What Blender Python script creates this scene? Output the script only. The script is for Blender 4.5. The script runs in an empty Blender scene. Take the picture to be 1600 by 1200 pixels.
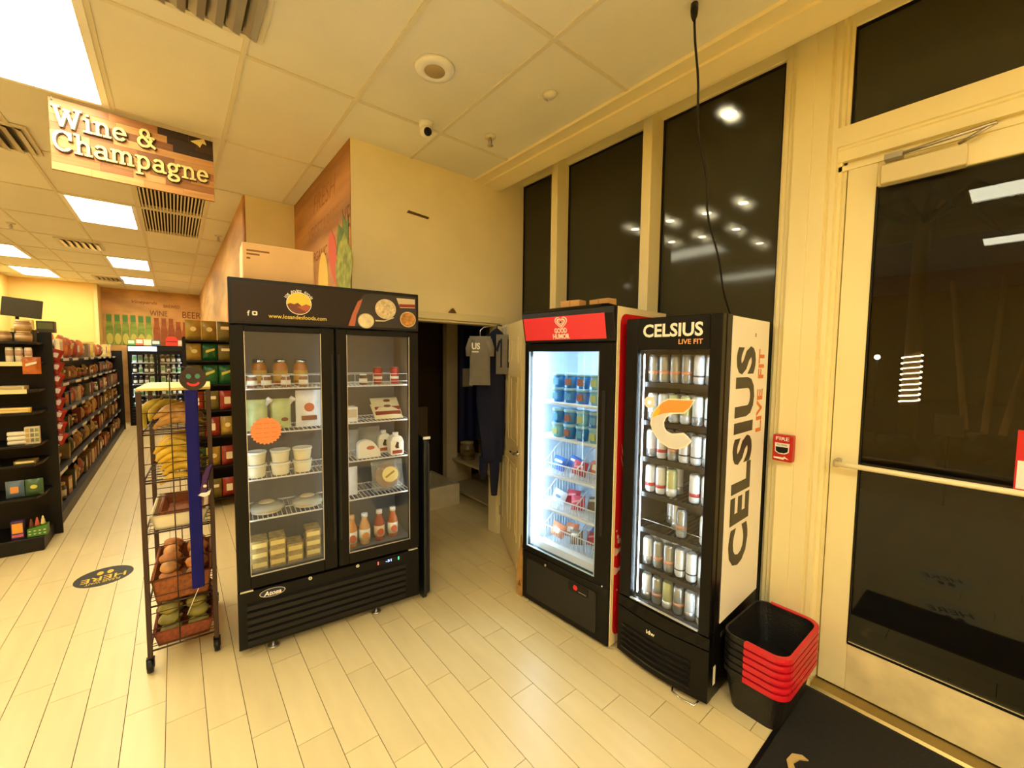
import bpy, bmesh, math, random
from mathutils import Vector, Matrix
random.seed(7)
SC = bpy.context.scene
COL = SC.collection
PI = math.pi
R = math.radians

# ------------------------------------------------------------------ camera
def rotm(rx, ry, rz):
    return (Matrix.Rotation(rz, 3, 'Z') @ Matrix.Rotation(rx, 3, 'X') @ Matrix.Rotation(ry, 3, 'Y'))
F_PX, CAMH = 644.94, 1.793
RM = rotm(-0.064245, -0.011035, -0.685961)
cam = bpy.data.objects.new('camera', bpy.data.cameras.new('camera'))
COL.objects.link(cam)
right, fwd, up = RM.col[0], RM.col[1], RM.col[2]
m4 = Matrix((right, up, -fwd)).transposed().to_4x4()
m4.translation = (0, 0, CAMH)
cam.matrix_world = m4
cam.data.sensor_width = 36
cam.data.lens = F_PX * 36 / 1600
cam.data.clip_start = 0.02
cam.data.clip_end = 200
SC.camera = cam

# ------------------------------------------------------------------ world and exposure
wd = bpy.data.worlds.new('night'); SC.world = wd
wd.use_nodes = True
wd.node_tree.nodes['Background'].inputs[0].default_value = (0.010, 0.011, 0.016, 1)
wd.node_tree.nodes['Background'].inputs[1].default_value = 0.25
SC.view_settings.view_transform = 'Standard'
SC.view_settings.look = 'None'
SC.view_settings.gamma = 1
SC.view_settings.use_curve_mapping = False
SC.view_settings.exposure = 1.45
SC.cycles.max_bounces = 10
SC.cycles.diffuse_bounces = 5
SC.cycles.transparent_max_bounces = 24
SC.cycles.sample_clamp_indirect = 6
SC.cycles.caustics_reflective = False
SC.cycles.caustics_refractive = False
TROFFER_COLOR = (1.0, 0.93, 0.66)
TROFFER_POWER = 8.3
LED_COLOR = (0.80, 0.93, 1.0)

# ------------------------------------------------------------------ materials
def lin(c):
    return tuple(((v/255)/12.92 if v/255 <= 0.04045 else ((v/255+0.055)/1.055)**2.4) for v in c)
MATS = {}
def M(name, rgb=None, rough=0.5, metal=0.0, emit=None, estr=0.0, noise=None, bump=None, rnd=0.0, coat=0.0, alpha=1.0, spec=0.5, trans=0.0):
    """procedural principled material; noise=(scale, amount[, stretch xyz]) varies the colour, rnd varies it per object"""
    if name in MATS: return MATS[name]
    m = bpy.data.materials.new(name); m.use_nodes = True
    nt = m.node_tree; b = nt.nodes['Principled BSDF']
    c = lin(rgb) + (1,)
    b.inputs['Base Color'].default_value = c
    b.inputs['Roughness'].default_value = rough
    b.inputs['Metallic'].default_value = metal
    b.inputs['Specular IOR Level'].default_value = spec
    b.inputs['Coat Weight'].default_value = coat
    b.inputs['Alpha'].default_value = alpha
    b.inputs['Transmission Weight'].default_value = trans
    if emit:
        b.inputs['Emission Color'].default_value = tuple(emit) + (1,)
        b.inputs['Emission Strength'].default_value = estr
    src = None
    tc = nt.nodes.new('ShaderNodeTexCoord')
    vec = tc.outputs['Object']
    if rnd or noise or bump:
        oi = nt.nodes.new('ShaderNodeObjectInfo')
        add = nt.nodes.new('ShaderNodeVectorMath'); add.operation = 'MULTIPLY_ADD'
        nt.links.new(oi.outputs['Random'], add.inputs[0]); add.inputs[1].default_value = (37, 91, 53)
        nt.links.new(vec, add.inputs[2]); vec = add.outputs[0]
    if noise:
        mp = nt.nodes.new('ShaderNodeMapping')
        if len(noise) > 2: mp.inputs['Scale'].default_value = noise[2]
        nt.links.new(vec, mp.inputs[0])
        n = nt.nodes.new('ShaderNodeTexNoise'); n.inputs['Scale'].default_value = noise[0]; n.inputs['Detail'].default_value = 4
        nt.links.new(mp.outputs[0], n.inputs['Vector'])
        mr = nt.nodes.new('ShaderNodeMapRange')
        mr.inputs[1].default_value = 0.3; mr.inputs[2].default_value = 0.7
        mr.inputs[3].default_value = 1-noise[1]; mr.inputs[4].default_value = 1+noise[1]*0.6
        nt.links.new(n.outputs['Fac'], mr.inputs[0]); src = mr.outputs[0]
    if rnd:
        mr2 = nt.nodes.new('ShaderNodeMapRange')
        mr2.inputs[3].default_value = 1-rnd; mr2.inputs[4].default_value = 1+rnd*0.5
        nt.links.new(oi.outputs['Random'], mr2.inputs[0])
        if src:
            mu = nt.nodes.new('ShaderNodeMath'); mu.operation = 'MULTIPLY'
            nt.links.new(src, mu.inputs[0]); nt.links.new(mr2.outputs[0], mu.inputs[1]); src = mu.outputs[0]
        else: src = mr2.outputs[0]
    if src:
        vm = nt.nodes.new('ShaderNodeVectorMath'); vm.operation = 'SCALE'
        vm.inputs[0].default_value = c[:3]; nt.links.new(src, vm.inputs['Scale'])
        nt.links.new(vm.outputs[0], b.inputs['Base Color'])
    if bump:
        n2 = nt.nodes.new('ShaderNodeTexNoise'); n2.inputs['Scale'].default_value = bump[0]; n2.inputs['Detail'].default_value = 3
        nt.links.new(vec, n2.inputs['Vector'])
        bp = nt.nodes.new('ShaderNodeBump'); bp.inputs['Strength'].default_value = bump[1]; bp.inputs['Distance'].default_value = 0.01
        nt.links.new(n2.outputs['Fac'], bp.inputs['Height']); nt.links.new(bp.outputs[0], b.inputs['Normal'])
    MATS[name] = m
    return m
def glass(name, tint=(1, 1, 1), rough=0.0, refl=1.0, haze=None, blur=None):
    """thin pane: transparent + fresnel reflection (+ a little diffuse film)"""
    if name in MATS: return MATS[name]
    m = bpy.data.materials.new(name); m.use_nodes = True
    nt = m.node_tree; nt.nodes.clear()
    out = nt.nodes.new('ShaderNodeOutputMaterial')
    tr = nt.nodes.new('ShaderNodeBsdfTransparent'); tr.inputs[0].default_value = tuple(tint) + (1,)
    gl = nt.nodes.new('ShaderNodeBsdfGlossy'); gl.inputs['Roughness'].default_value = rough
    # Schlick reflectance from the facing angle, the same on both faces of the pane
    fr = nt.nodes.new('ShaderNodeLayerWeight'); fr.inputs['Blend'].default_value = 0.5
    pw = nt.nodes.new('ShaderNodeMath'); pw.operation = 'POWER'; pw.inputs[1].default_value = 5.0
    nt.links.new(fr.outputs['Facing'], pw.inputs[0])
    sc_ = nt.nodes.new('ShaderNodeMath'); sc_.operation = 'MULTIPLY_ADD'; sc_.inputs[1].default_value = 0.96; sc_.inputs[2].default_value = 0.04
    nt.links.new(pw.outputs[0], sc_.inputs[0])
    mu = nt.nodes.new('ShaderNodeMath'); mu.operation = 'MULTIPLY'; mu.inputs[1].default_value = refl; mu.use_clamp = True
    nt.links.new(sc_.outputs[0], mu.inputs[0])
    base = tr.outputs[0]
    if haze:
        df = nt.nodes.new('ShaderNodeBsdfDiffuse'); df.inputs[0].default_value = lin(haze[0]) + (1,)
        m0 = nt.nodes.new('ShaderNodeMixShader'); m0.inputs[0].default_value = haze[1]
        nt.links.new(base, m0.inputs[1]); nt.links.new(df.outputs[0], m0.inputs[2]); base = m0.outputs[0]
    if blur:
        rf = nt.nodes.new('ShaderNodeBsdfRefraction'); rf.inputs['IOR'].default_value = 1.03; rf.inputs['Roughness'].default_value = blur[0]; rf.inputs[0].default_value = tuple(tint) + (1,)
        m1 = nt.nodes.new('ShaderNodeMixShader'); m1.inputs[0].default_value = blur[1]
        nt.links.new(base, m1.inputs[1]); nt.links.new(rf.outputs[0], m1.inputs[2]); base = m1.outputs[0]
    mx = nt.nodes.new('ShaderNodeMixShader')
    nt.links.new(mu.outputs[0], mx.inputs[0]); nt.links.new(base, mx.inputs[1]); nt.links.new(gl.outputs[0], mx.inputs[2])
    nt.links.new(mx.outputs[0], out.inputs[0])
    MATS[name] = m
    return m
def emitter(name, col, s):
    if name in MATS: return MATS[name]
    m = bpy.data.materials.new(name); m.use_nodes = True
    nt = m.node_tree; nt.nodes.clear()
    out = nt.nodes.new('ShaderNodeOutputMaterial'); e = nt.nodes.new('ShaderNodeEmission')
    e.inputs[0].default_value = tuple(col) + (1,); e.inputs[1].default_value = s
    nt.links.new(e.outputs[0], out.inputs[0]); MATS[name] = m
    return m

# ------------------------------------------------------------------ mesh builder
class MB:
    def __init__(s): s.v = []; s.f = []; s.m = []; s.sm = []
    def add(s, vs, fs, m=0, smooth=False):
        o = len(s.v); s.v += [tuple(v) for v in vs]
        for f in fs: s.f.append(tuple(i+o for i in f)); s.m.append(m); s.sm.append(smooth)
        return s
    def box(s, x0, x1, y0, y1, z0, z1, m=0):
        v = [(x0,y0,z0),(x1,y0,z0),(x1,y1,z0),(x0,y1,z0),(x0,y0,z1),(x1,y0,z1),(x1,y1,z1),(x0,y1,z1)]
        return s.add(v, [(0,3,2,1),(4,5,6,7),(0,1,5,4),(1,2,6,5),(2,3,7,6),(3,0,4,7)], m)
    def prism(s, pts, d0, d1, plane='xz', m=0, smooth=False, cap=None):
        """outline in a plane, extruded along the third axis from d0 to d1"""
        n = len(pts)
        def P(p, d): return {'xz': (p[0], d, p[1]), 'xy': (p[0], p[1], d), 'yz': (d, p[0], p[1])}[plane]
        v = [P(p, d0) for p in pts] + [P(p, d1) for p in pts]
        s.add(v, [tuple(range(n)), tuple(range(2*n-1, n-1, -1))], m if cap is None else cap)
        s.v = s.v[:len(s.v)-2*n]
        o = len(s.v)
        s.v += [tuple(q) for q in v]
        for i in range(n):
            j = (i+1) % n
            s.f.append((o+i, o+j, o+n+j, o+n+i)); s.m.append(m); s.sm.append(smooth)
        return s
    def lathe(s, prof, n=14, c=(0, 0, 0), axis='z', m=0, smooth=True, sq=1.0, closed=False):
        """profile of (radius, height) turned round an axis"""
        v = []; k = len(prof)
        for (r, h) in prof:
            for i in range(n):
                a = 2*PI*i/n; x, y = r*math.cos(a), r*math.sin(a)*sq
                p = {'z': (x, y, h), 'x': (h, x, y), 'y': (y, h, x)}[axis]
                v.append((c[0]+p[0], c[1]+p[1], c[2]+p[2]))
        f = []
        for j in range(k-1):
            for i in range(n):
                i2 = (i+1) % n
                f.append((j*n+i, j*n+i2, (j+1)*n+i2, (j+1)*n+i))
        s.add(v, f, m, smooth)
        o = len(s.v)-len(v)
        if prof[0][0] > 1e-5: s.f.append(tuple(o+i for i in range(n-1, -1, -1))); s.m.append(m); s.sm.append(False)
        if prof[-1][0] > 1e-5: s.f.append(tuple(o+(k-1)*n+i for i in range(n))); s.m.append(m); s.sm.append(False)
        return s
    def cyl(s, c, r, h, n=14, axis='z', m=0): return s.lathe([(r, 0), (r, h)], n, c, axis, m)
    def tube(s, pts, r, n=6, m=0, closed=False):
        pts = [Vector(p) for p in pts]; k = len(pts)
        v = []; t0 = None
        for i, p in enumerate(pts):
            if closed: t = (pts[(i+1) % k]-pts[i-1])
            else: t = (pts[min(i+1, k-1)]-pts[max(i-1, 0)])
            t = t.normalized() if t.length > 0 else Vector((0, 0, 1))
            if t0 is None:
                u = t.cross(Vector((0, 0, 1)))
                if u.length < 1e-3: u = t.cross(Vector((1, 0, 0)))
                u.normalize()
            else:
                u = (u-t*u.dot(t)).normalized()
            t0 = t; w = t.cross(u)
            rr = r[i] if isinstance(r, (list, tuple)) else r
            for j in range(n):
                a = 2*PI*j/n; v.append(p+u*rr*math.cos(a)+w*rr*math.sin(a))
        f = []
        for i in range(k if closed else k-1):
            i2 = (i+1) % k
            for j in range(n):
                j2 = (j+1) % n; f.append((i*n+j, i*n+j2, i2*n+j2, i2*n+j))
        if not closed: f += [tuple(range(n-1, -1, -1)), tuple(range((k-1)*n, k*n))]
        return s.add(v, f, m, True)
    def ball(s, c, r, n=10, m=0, jit=0.0):
        rx, ry, rz = r if isinstance(r, (tuple, list)) else (r, r, r)
        v = []; f = []; k = max(4, n//2)
        for i in range(k+1):
            th = PI*i/k
            for j in range(n):
                ph = 2*PI*j/n; q = 1+random.uniform(-jit, jit)
                v.append((c[0]+rx*q*math.sin(th)*math.cos(ph), c[1]+ry*q*math.sin(th)*math.sin(ph), c[2]-rz*math.cos(th)*(q if 0 < i < k else 1)))
        for i in range(k):
            for j in range(n):
                j2 = (j+1) % n; f.append((i*n+j, i*n+j2, (i+1)*n+j2, (i+1)*n+j))
        return s.add(v, f, m, True)
    def pillow(s, w, h, t, c=(0, 0, 0), nx=7, nz=7, m=0, flare=0.0, jit=0.0, mback=None):
        """a filled bag standing in the xz plane, base at c, seams all round"""
        vf = []; vb = []
        for j in range(nz+1):
            for i in range(nx+1):
                a = i/nx*2-1; b = j/nz*2-1
                q = max(0, (1-abs(a)**2.6))**0.6*max(0, (1-abs(b)**3))**0.6
                x = c[0]+a*w/2*(1-0.05*(1-b*b)*flare); z = c[2]+(b+1)*h/2
                y = q*t/2*(1+random.uniform(-jit, jit))
                vf.append((x, c[1]-y-0.0008, z)); vb.append((x, c[1]+y+0.0008, z))
        N = nx+1; f = []
        for j in range(nz):
            for i in range(nx): f.append((j*N+i, j*N+i+1, (j+1)*N+i+1, (j+1)*N+i))
        s.add(vf, f, m, True)
        s.add(vb, [q[::-1] for q in f], m if mback is None else mback, True)
        return s
    def xf(s, mat, start=0):
        for i in range(start, len(s.v)): s.v[i] = tuple(mat @ Vector(s.v[i]))
        return s
    def build(s, name, mats, parent=None, loc=(0, 0, 0), rot=(0, 0, 0), bev=0.0, seg=1):
        me = bpy.data.meshes.new(name); me.from_pydata(s.v, [], s.f)
        if not isinstance(mats, (list, tuple)): mats = [mats]
        for m in mats: me.materials.append(m)
        me.polygons.foreach_set('material_index', s.m); me.polygons.foreach_set('use_smooth', s.sm)
        bm = bmesh.new(); bm.from_mesh(me); bmesh.ops.recalc_face_normals(bm, faces=bm.faces); bm.to_mesh(me); bm.free()
        me.update()
        o = bpy.data.objects.new(name, me); COL.objects.link(o)
        o.location = loc; o.rotation_euler = rot
        if parent: o.parent = parent
        if bev:
            md = o.modifiers.new('bevel', 'BEVEL'); md.width = bev; md.segments = seg; md.limit_method = 'ANGLE'; md.angle_limit = R(35)
        return o
def rrect(x0, x1, z0, z1, r, n=4):
    p = []
    for cx, cz, a0 in ((x1-r, z0+r, -90), (x1-r, z1-r, 0), (x0+r, z1-r, 90), (x0+r, z0+r, 180)):
        for i in range(n+1):
            a = R(a0+90*i/n); p.append((cx+r*math.cos(a), cz+r*math.sin(a)))
    return p
def ell(cx, cz, rx, rz=None, n=20):
    rz = rx if rz is None else rz
    return [(cx+rx*math.cos(2*PI*i/n), cz+rz*math.sin(2*PI*i/n)) for i in range(n)]
def box(name, x0, x1, y0, y1, z0, z1, mat, parent=None, bev=0.0, seg=1, **k):
    return MB().box(x0, x1, y0, y1, z0, z1).build(name, mat, parent, bev=bev, seg=seg, **k)

# ------------------------------------------------------------------ scene tree
def tag(o, label=None, cat=None, group=None, kind=None):
    if label: o['label'] = label
    if cat: o['category'] = cat
    if group: o['group'] = group
    if kind: o['kind'] = kind
    return o
def thing(name, label, cat, loc=(0, 0, 0), rz=0.0, group=None):
    o = bpy.data.objects.new(name, None); COL.objects.link(o); o.empty_display_size = 0.1
    o.location = loc; o.rotation_euler = (0, 0, rz)
    return tag(o, label, cat, group)
def struct(o): o['kind'] = 'structure'; return o
def stuff(o): o['kind'] = 'stuff'; return o
KIDS = {}
def kids(o):
    return [c for c in bpy.data.objects if c.parent == o] if o.name not in KIDS else KIDS[o.name]
def dup(o, loc, rz=None, label=None, group=None, rot=None, tilt=None):
    """copy of a thing with copies of its parts and sub-parts; meshes are shared"""
    if o.name not in KIDS: KIDS[o.name] = [c for c in bpy.data.objects if c.parent == o]
    r = o.copy(); COL.objects.link(r); r.location = loc
    if rz is not None: r.rotation_euler = (0, 0, rz)
    if rot is not None: r.rotation_euler = rot
    if label: r['label'] = label
    if group: r['group'] = group
    for c in KIDS[o.name]:
        if c.name not in KIDS: KIDS[c.name] = [d for d in bpy.data.objects if d.parent == c]
        c2 = c.copy(); COL.objects.link(c2); c2.parent = r
        for d in KIDS[c.name]:
            d2 = d.copy(); COL.objects.link(d2); d2.parent = c2
    return r
class Kind:
    """first placing moves the prototype itself, later ones copy it"""
    def __init__(s, make): s.make = make; s.o = None
    def put(s, loc, rz=0.0, label=None, group=None, rot=None):
        if s.o is None:
            s.o = s.make(); o = s.o; s.src = o
            o.location = loc; o.rotation_euler = rot if rot is not None else (0, 0, rz)
            if label: o['label'] = label
            if group: o['group'] = group
            return o
        return dup(s.o, loc, rz, label, group, rot)
class Frame:
    """places things in the local axes of a turned cabinet"""
    def __init__(s, loc, rz): s.m = Matrix.Translation(loc) @ Matrix.Rotation(rz, 4, 'Z'); s.rz = rz
    def __call__(s, x, y, z): return tuple(s.m @ Vector((x, y, z)))
ORD = ['first', 'second', 'third', 'fourth', 'fifth', 'sixth', 'seventh', 'eighth', 'ninth', 'tenth', 'eleventh', 'twelfth', 'thirteenth', 'fourteenth']

# ------------------------------------------------------------------ lettering
def letters(name, s, mat, parent, w=None, h=None, ext=0.001, bold=0.0, x=(1, 0, 0), y=(0, 0, 1), at=(0, 0, 0), anchor='c', shear=0.0, spacing=1.0):
    """text turned to mesh, scaled to w x h, laid along axes x (reading) and y (up), centred on at"""
    cu = bpy.data.curves.new(name, 'FONT'); cu.body = s; cu.extrude = 0.0; cu.offset = bold; cu.shear = shear
    cu.space_character = spacing; cu.resolution_u = 3
    ob = bpy.data.objects.new(name, cu); COL.objects.link(ob)
    dg = bpy.context.evaluated_depsgraph_get(); me = bpy.data.meshes.new_from_object(ob.evaluated_get(dg))
    bpy.data.objects.remove(ob); bpy.data.curves.remove(cu)
    xs = [v.co.x for v in me.vertices]; ys = [v.co.y for v in me.vertices]
    if not xs: xs = [0, 1]; ys = [0, 1]
    W, H = max(xs)-min(xs), max(ys)-min(ys); cx = (max(xs)+min(xs))/2; cy = (max(ys)+min(ys))/2
    if w is None: sy = h/H; sx = sy
    elif h is None: sx = w/W; sy = sx
    else: sx, sy = w/W, h/H
    X, Y = Vector(x).normalized(), Vector(y).normalized(); Z = X.cross(Y); A = Vector(at)
    for v in me.vertices:
        v.co = A + X*((v.co.x-cx)*sx) + Y*((v.co.y-cy)*sy) + Z*ext
    me.name = name; me.materials.append(mat)
    o = bpy.data.objects.new(name, me); COL.objects.link(o)
    if parent: o.parent = parent
    return o

# ================================================================== ROOM
ZC = 3.42
m_wall = M('painted_wall', (244, 230, 186), 0.7, noise=(3, 0.04))
m_wall2 = M('yellow_wall', (240, 206, 124), 0.7, noise=(3, 0.04))
m_tile = M('ceiling_tile_board', (236, 232, 218), 0.9, noise=(1.5, 0.05), bump=(300, 0.25), rnd=0.06)
m_grid = M('ceiling_grid_paint', (222, 214, 190), 0.6)
m_plank = M('plank_tile', (232, 212, 158), 0.33, noise=(2.2, 0.05, (6, 1.0, 1)), rnd=0.06, spec=0.5)
m_grout = M('grout', (92, 72, 38), 0.9)
m_frame = M('storefront_frame_paint', (246, 233, 180), 0.4, noise=(2, 0.02))
m_black = M('black_plastic', (16, 15, 16), 0.38, spec=0.3)
m_blackm = M('matte_black', (14, 13, 13), 0.6)
m_metal = M('brushed_steel', (190, 186, 176), 0.3, 1.0)
m_chrome = M('chrome', (220, 220, 220), 0.12, 1.0)
m_white = M('white_plastic', (240, 238, 232), 0.45)
m_wood = M('mural_wood', (184, 128, 66), 0.7, noise=(2.5, 0.45, (1, 0.25, 2.2)))
m_text_brown = M('mural_lettering', (120, 72, 30), 0.8)
m_dark = M('dark_void', (10, 9, 8), 0.9)

# ---- floor: plank tiles, joints stepping by 0.1745 m from row to row
floor = struct(box('floor', -5.2, 3.7, -4.2, 15.2, -0.06, -0.004, m_grout))
PW, PL = 0.1565, 0.647
def px_of(x, y, z):
    d = Vector((x, y, z-CAMH)); q = RM.transposed() @ d
    return (800+F_PX*q.x/q.y, 600-F_PX*q.z/q.y) if q.y > 0.05 else (-9999, -9999)
cand = []
for r in range(-33, 24):
    x0 = -0.0878+PW*r
    base = 2.516-0.1745*r
    k0 = math.floor((-4.2-base)/PL)
    for k in range(k0, k0+32):
        y0 = base+k*PL
        if y0 > 15 or y0+PL < -4.1: continue
        cx, cy = x0+PW/2, y0+PL/2
        p = px_of(cx, cy, 0); q = px_of(cx, y0+PL*0.9, 0)
        vis = any(-60 < a[0] < 1640 and 0 < a[1] < 1230 for a in (p, q))
        hid = (cx > 2.7 and cy < 3.2) or (cx > 1.0 and cy > 5.1) or (cx < -0.98 and cy > 6.0) or cx < -1.5 or (cx > 0.1 and cy > 5.2) \
            or (0.3 < cx < 1.25 and cy > 3.0) or (cx > 2.05 and 0.9 < cy < 2.3) or (cx > 1.5 and cy < 0.45) or (cx < 1.4 and 2.9 < cy and cx > 0.25)
        cand.append((math.hypot(cx, cy)+(0 if vis and not hid else 100), x0, y0))
cand.sort()
pm = None
rest = MB()
for n, (d, x0, y0) in enumerate(cand):
    g = 0.0016
    if n < 290 and d < 100:
        if pm is None:
            mb = MB()
            mb.v = []
            mb.box(g, PW-g, g, PL-g, -0.005, 0.0)
            o = mb.build('floor_plank', m_plank, floor, bev=0.0); pm = o.data
        else:
            o = bpy.data.objects.new('floor_plank', pm); COL.objects.link(o); o.parent = floor
        o.location = (x0, y0, random.uniform(-0.0004, 0.0))
    else:
        rest.box(x0+g, x0+PW-g, y0+g, y0+PL-g, -0.005, -0.0002)
stuff(rest.build('distant_floor_planks', m_plank, floor))

# ---- ceiling: dropped 2x4 ft tiles in a grid, with troffers and grilles in some cells
ceil = struct(box('ceiling', -5.2, 2.48, -4.2, 15.2, ZC+0.05, ZC+0.12, m_grid))
CX = [-5.2, -4.53, -3.92, -3.31, -2.70, -2.42, -1.81, -1.484, -0.874, -0.265, 0.345, 0.955, 1.564, 2.2]
CY = [1.6+1.17*k for k in range(-5, 12)]
TROF = [(-0.57, 3.355), (-0.57, 6.865), (-0.57, 10.375), (-0.57, 12.715), (-2.115, 10.375), (-2.115, 12.715),
        (-3.005, 3.355), (-3.005, 6.865), (-0.57, -0.155), (-3.005, -0.155), (0.04, -1.325), (1.26, -2.495), (-3.005, -2.495), (-0.57, -2.495), (-2.115, 6.865), (-2.115, 5.695)]  # right rear one and last two are unseen, added to brighten the room
RET = [(0.04, 5.695), (0.04, 6.865)]
def cell(cx, cy):
    return any(abs(cx-a) < 0.2 and abs(cy-b) < 0.3 for a, b in TROF+RET)
tm = {}
grid = MB()
for i in range(len(CX)-1):
    for j in range(len(CY)-1):
        x0, x1, y0, y1 = CX[i], CX[i+1], CY[j], CY[j+1]
        cx, cy = (x0+x1)/2, (y0+y1)/2
        if cell(cx, cy): continue
        if (cx > 1.3 and cy > 3.9) or (cx > 0.7 and cy > 5.2): continue
        key = round(x1-x0, 3)
        if key not in tm:
            o = MB().box(0.010, x1-x0-0.010, 0.010, y1-y0-0.010, 0.008, 0.03).build('ceiling_tile', m_tile, ceil); tm[key] = o.data
        else:
            o = bpy.data.objects.new('ceiling_tile', tm[key]); COL.objects.link(o); o.parent = ceil
        o.location = (x0, y0, ZC)
for x in CX[1:-1]: grid.box(x-0.012, x+0.012, -4.2, 15, ZC, ZC+0.05)
for y in CY: grid.box(-5.2, 2.2, y-0.012, y+0.012, ZC+0.0005, ZC+0.05)
grid.build('ceiling_grid', m_grid, ceil)
# soffit along the windows
so = MB()
so.box(2.19, 2.215, -4.2, 3.26, ZC-0.012, ZC+0.06)
so.box(2.215, 2.30, -4.2, 3.26, ZC-0.002, ZC+0.06)
so.prism([(2.30, 3.402), (2.44, 3.378), (2.462, 3.378), (2.47, 3.40), (2.47, 3.66), (2.30, 3.66)], -4.2, 3.26, 'xz')
struct(so.build('trim_1', m_wall))
struct(box('trim_2', 2.47, 3.0, -4.2, 3.26, 3.62, 3.68, m_wall))

# ---- troffers (the room's lamps, a few unseen ones added)
m_diff = emitter('lit_diffuser', TROFFER_COLOR, TROFFER_POWER)
def make_troffer():
    t = thing('ceiling_light', 'x', 'ceiling light')
    mb = MB()
    for a in ((-0.293, -0.255, -0.573, 0.573), (0.255, 0.293, -0.573, 0.573), (-0.255, 0.255, -0.573, -0.54), (-0.255, 0.255, 0.54, 0.573)):
        mb.box(a[0], a[1], a[2], a[3], -0.006, 0.04)
    mb.build('frame', m_white, t)
    MB().box(-0.255, 0.255, -0.54, 0.54, 0.006, 0.03).build('diffuser', m_diff, t)
    return t
ktrof = Kind(make_troffer)
TL = ['large lit ceiling light above the hanging wooden sign', 'lit ceiling light beside the two return grilles behind the sign', 'lit ceiling light over the aisle, second beyond the wooden sign',
      'farthest lit ceiling light over the aisle, near the painted far wall', 'lit ceiling light at the left edge beyond the sign', 'far lit ceiling light at the left, near the yellow wall']
for n, (x, y) in enumerate(TROF):
    ktrof.put((x, y, ZC), 0, TL[n] if n < 6 else 'lit ceiling light out of the picture, %s' % ['left of the wooden sign', 'left of the hanging grilles', 'above the camera', 'left of the camera', 'just behind the camera', 'added behind the camera to brighten the right', 'far behind the camera on the left', 'far behind the camera', 'added to brighten the far aisle beyond the monitor', 'added to brighten the far aisle, by the end cap'][n-6], 'lit ceiling lights')
# ---- return grilles
def make_return():
    t = thing('return_grille', 'x', 'air vent')
    fm = MB()
    for a in ((-0.3, -0.27, -0.573, 0.573), (0.27, 0.3, -0.573, 0.573), (-0.27, 0.27, -0.573, -0.545), (-0.27, 0.27, 0.545, 0.573)): fm.box(*a, -0.006, 0.04)
    fm.build('frame', m_grid, t)
    bm_ = MB().box(-0.27, 0.27, -0.545, 0.545, 0.028, 0.04).build('backing', m_dark, t)
    s0 = None
    for k in range(18):
        if s0 is None: s0 = MB().box(-0.006, 0.006, -0.545, 0.545, 0.0, 0.026).build('blade', m_grid, t); o = s0
        else: o = bpy.data.objects.new('blade', s0.data); COL.objects.link(o); o.parent = t
        o.location = (-0.255+k*0.03, 0, 0)
    return t
kret = Kind(make_return)
kret.put((0.04, 5.695, ZC), 0, 'ribbed return air grille just behind the hanging sign', 'return air grilles')
kret.put((0.04, 6.865, ZC), 0, 'ribbed return air grille, the farther of the pair beside a ceiling light', 'return air grilles')
# ---- curved-blade supply diffusers
def make_supply(w, l, nb=6):
    def f():
        t = thing('supply_vent', 'x', 'air vent')
        fm = MB()
        for a in ((-w, -w+0.03, -l, l), (w-0.03, w, -l, l), (-w+0.03, w-0.03, -l, -l+0.03), (-w+0.03, w-0.03, l-0.03, l)): fm.box(*a, -0.012, 0.004)
        fm.build('frame', m_grid, t)
        MB().box(-w+0.03, w-0.03, -l+0.03, l-0.03, 0.0, 0.004).build('backing', M('vent_backing', (96, 84, 58), 0.7), t)
        for k in range(nb):
            x = -w+0.06+(2*w-0.12)*k/(nb-1)
            pts = [(x-0.03, -0.006), (x, -0.022), (x+0.03, -0.030), (x+0.032, -0.026), (x+0.004, -0.017), (x-0.026, -0.002)]
            MB().prism(pts, -l+0.03, l-0.03, 'xz').build('blade', m_metal, t)
        return t
    return f
ksup = Kind(make_supply(0.24, 0.28)); 
ksup.put((0.17, 2.32, ZC), 0, 'curved-blade supply vent at the top edge, nearest the camera', 'supply air vents')
ksup.put((-1.02, 4.93, ZC), 0, 'curved-blade supply vent at the left edge beside the wooden sign', 'supply air vents')
ksup.put((-1.03, 9.0, ZC), 0, 'supply vent in the ceiling left of the aisle, beyond the second light', 'supply air vents')
ksup.put((-1.05, 12.7, ZC), 0, 'farthest supply vent in the ceiling, near the yellow wall', 'supply air vents')
# ---- speaker, camera, sprinklers, small ceiling plate
t = thing('ceiling_speaker', 'round white ceiling speaker with a grey mesh centre', 'speaker', (1.2, 2.19, ZC))
MB().lathe([(0.0, -0.012), (0.06, -0.012), (0.062, -0.014), (0.105, -0.010), (0.115, 0.008)], 28).build('bezel', m_white, t)
MB().lathe([(0.0, -0.018), (0.055, -0.0145), (0.058, -0.012)], 24).build('mesh_grille', M('speaker_mesh', (170, 150, 110), 0.7), t)
t = thing('security_camera', 'small white dome security camera with a dark lens on the ceiling', 'camera', (1.42, 2.72, ZC), R(-20))
MB().lathe([(0.0, -0.02), (0.045, -0.02), (0.05, 0.008)], 20).build('base', m_white, t)
MB().ball((0, 0, -0.05), 0.042, 16).build('dome', m_white, t)
MB().lathe([(0.0, -0.052), (0.026, -0.044), (0.028, -0.03)], 16, axis='y').build('lens', m_black, t, loc=(0, 0, -0.05), rot=(0.45, 0, 0.3))
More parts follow.
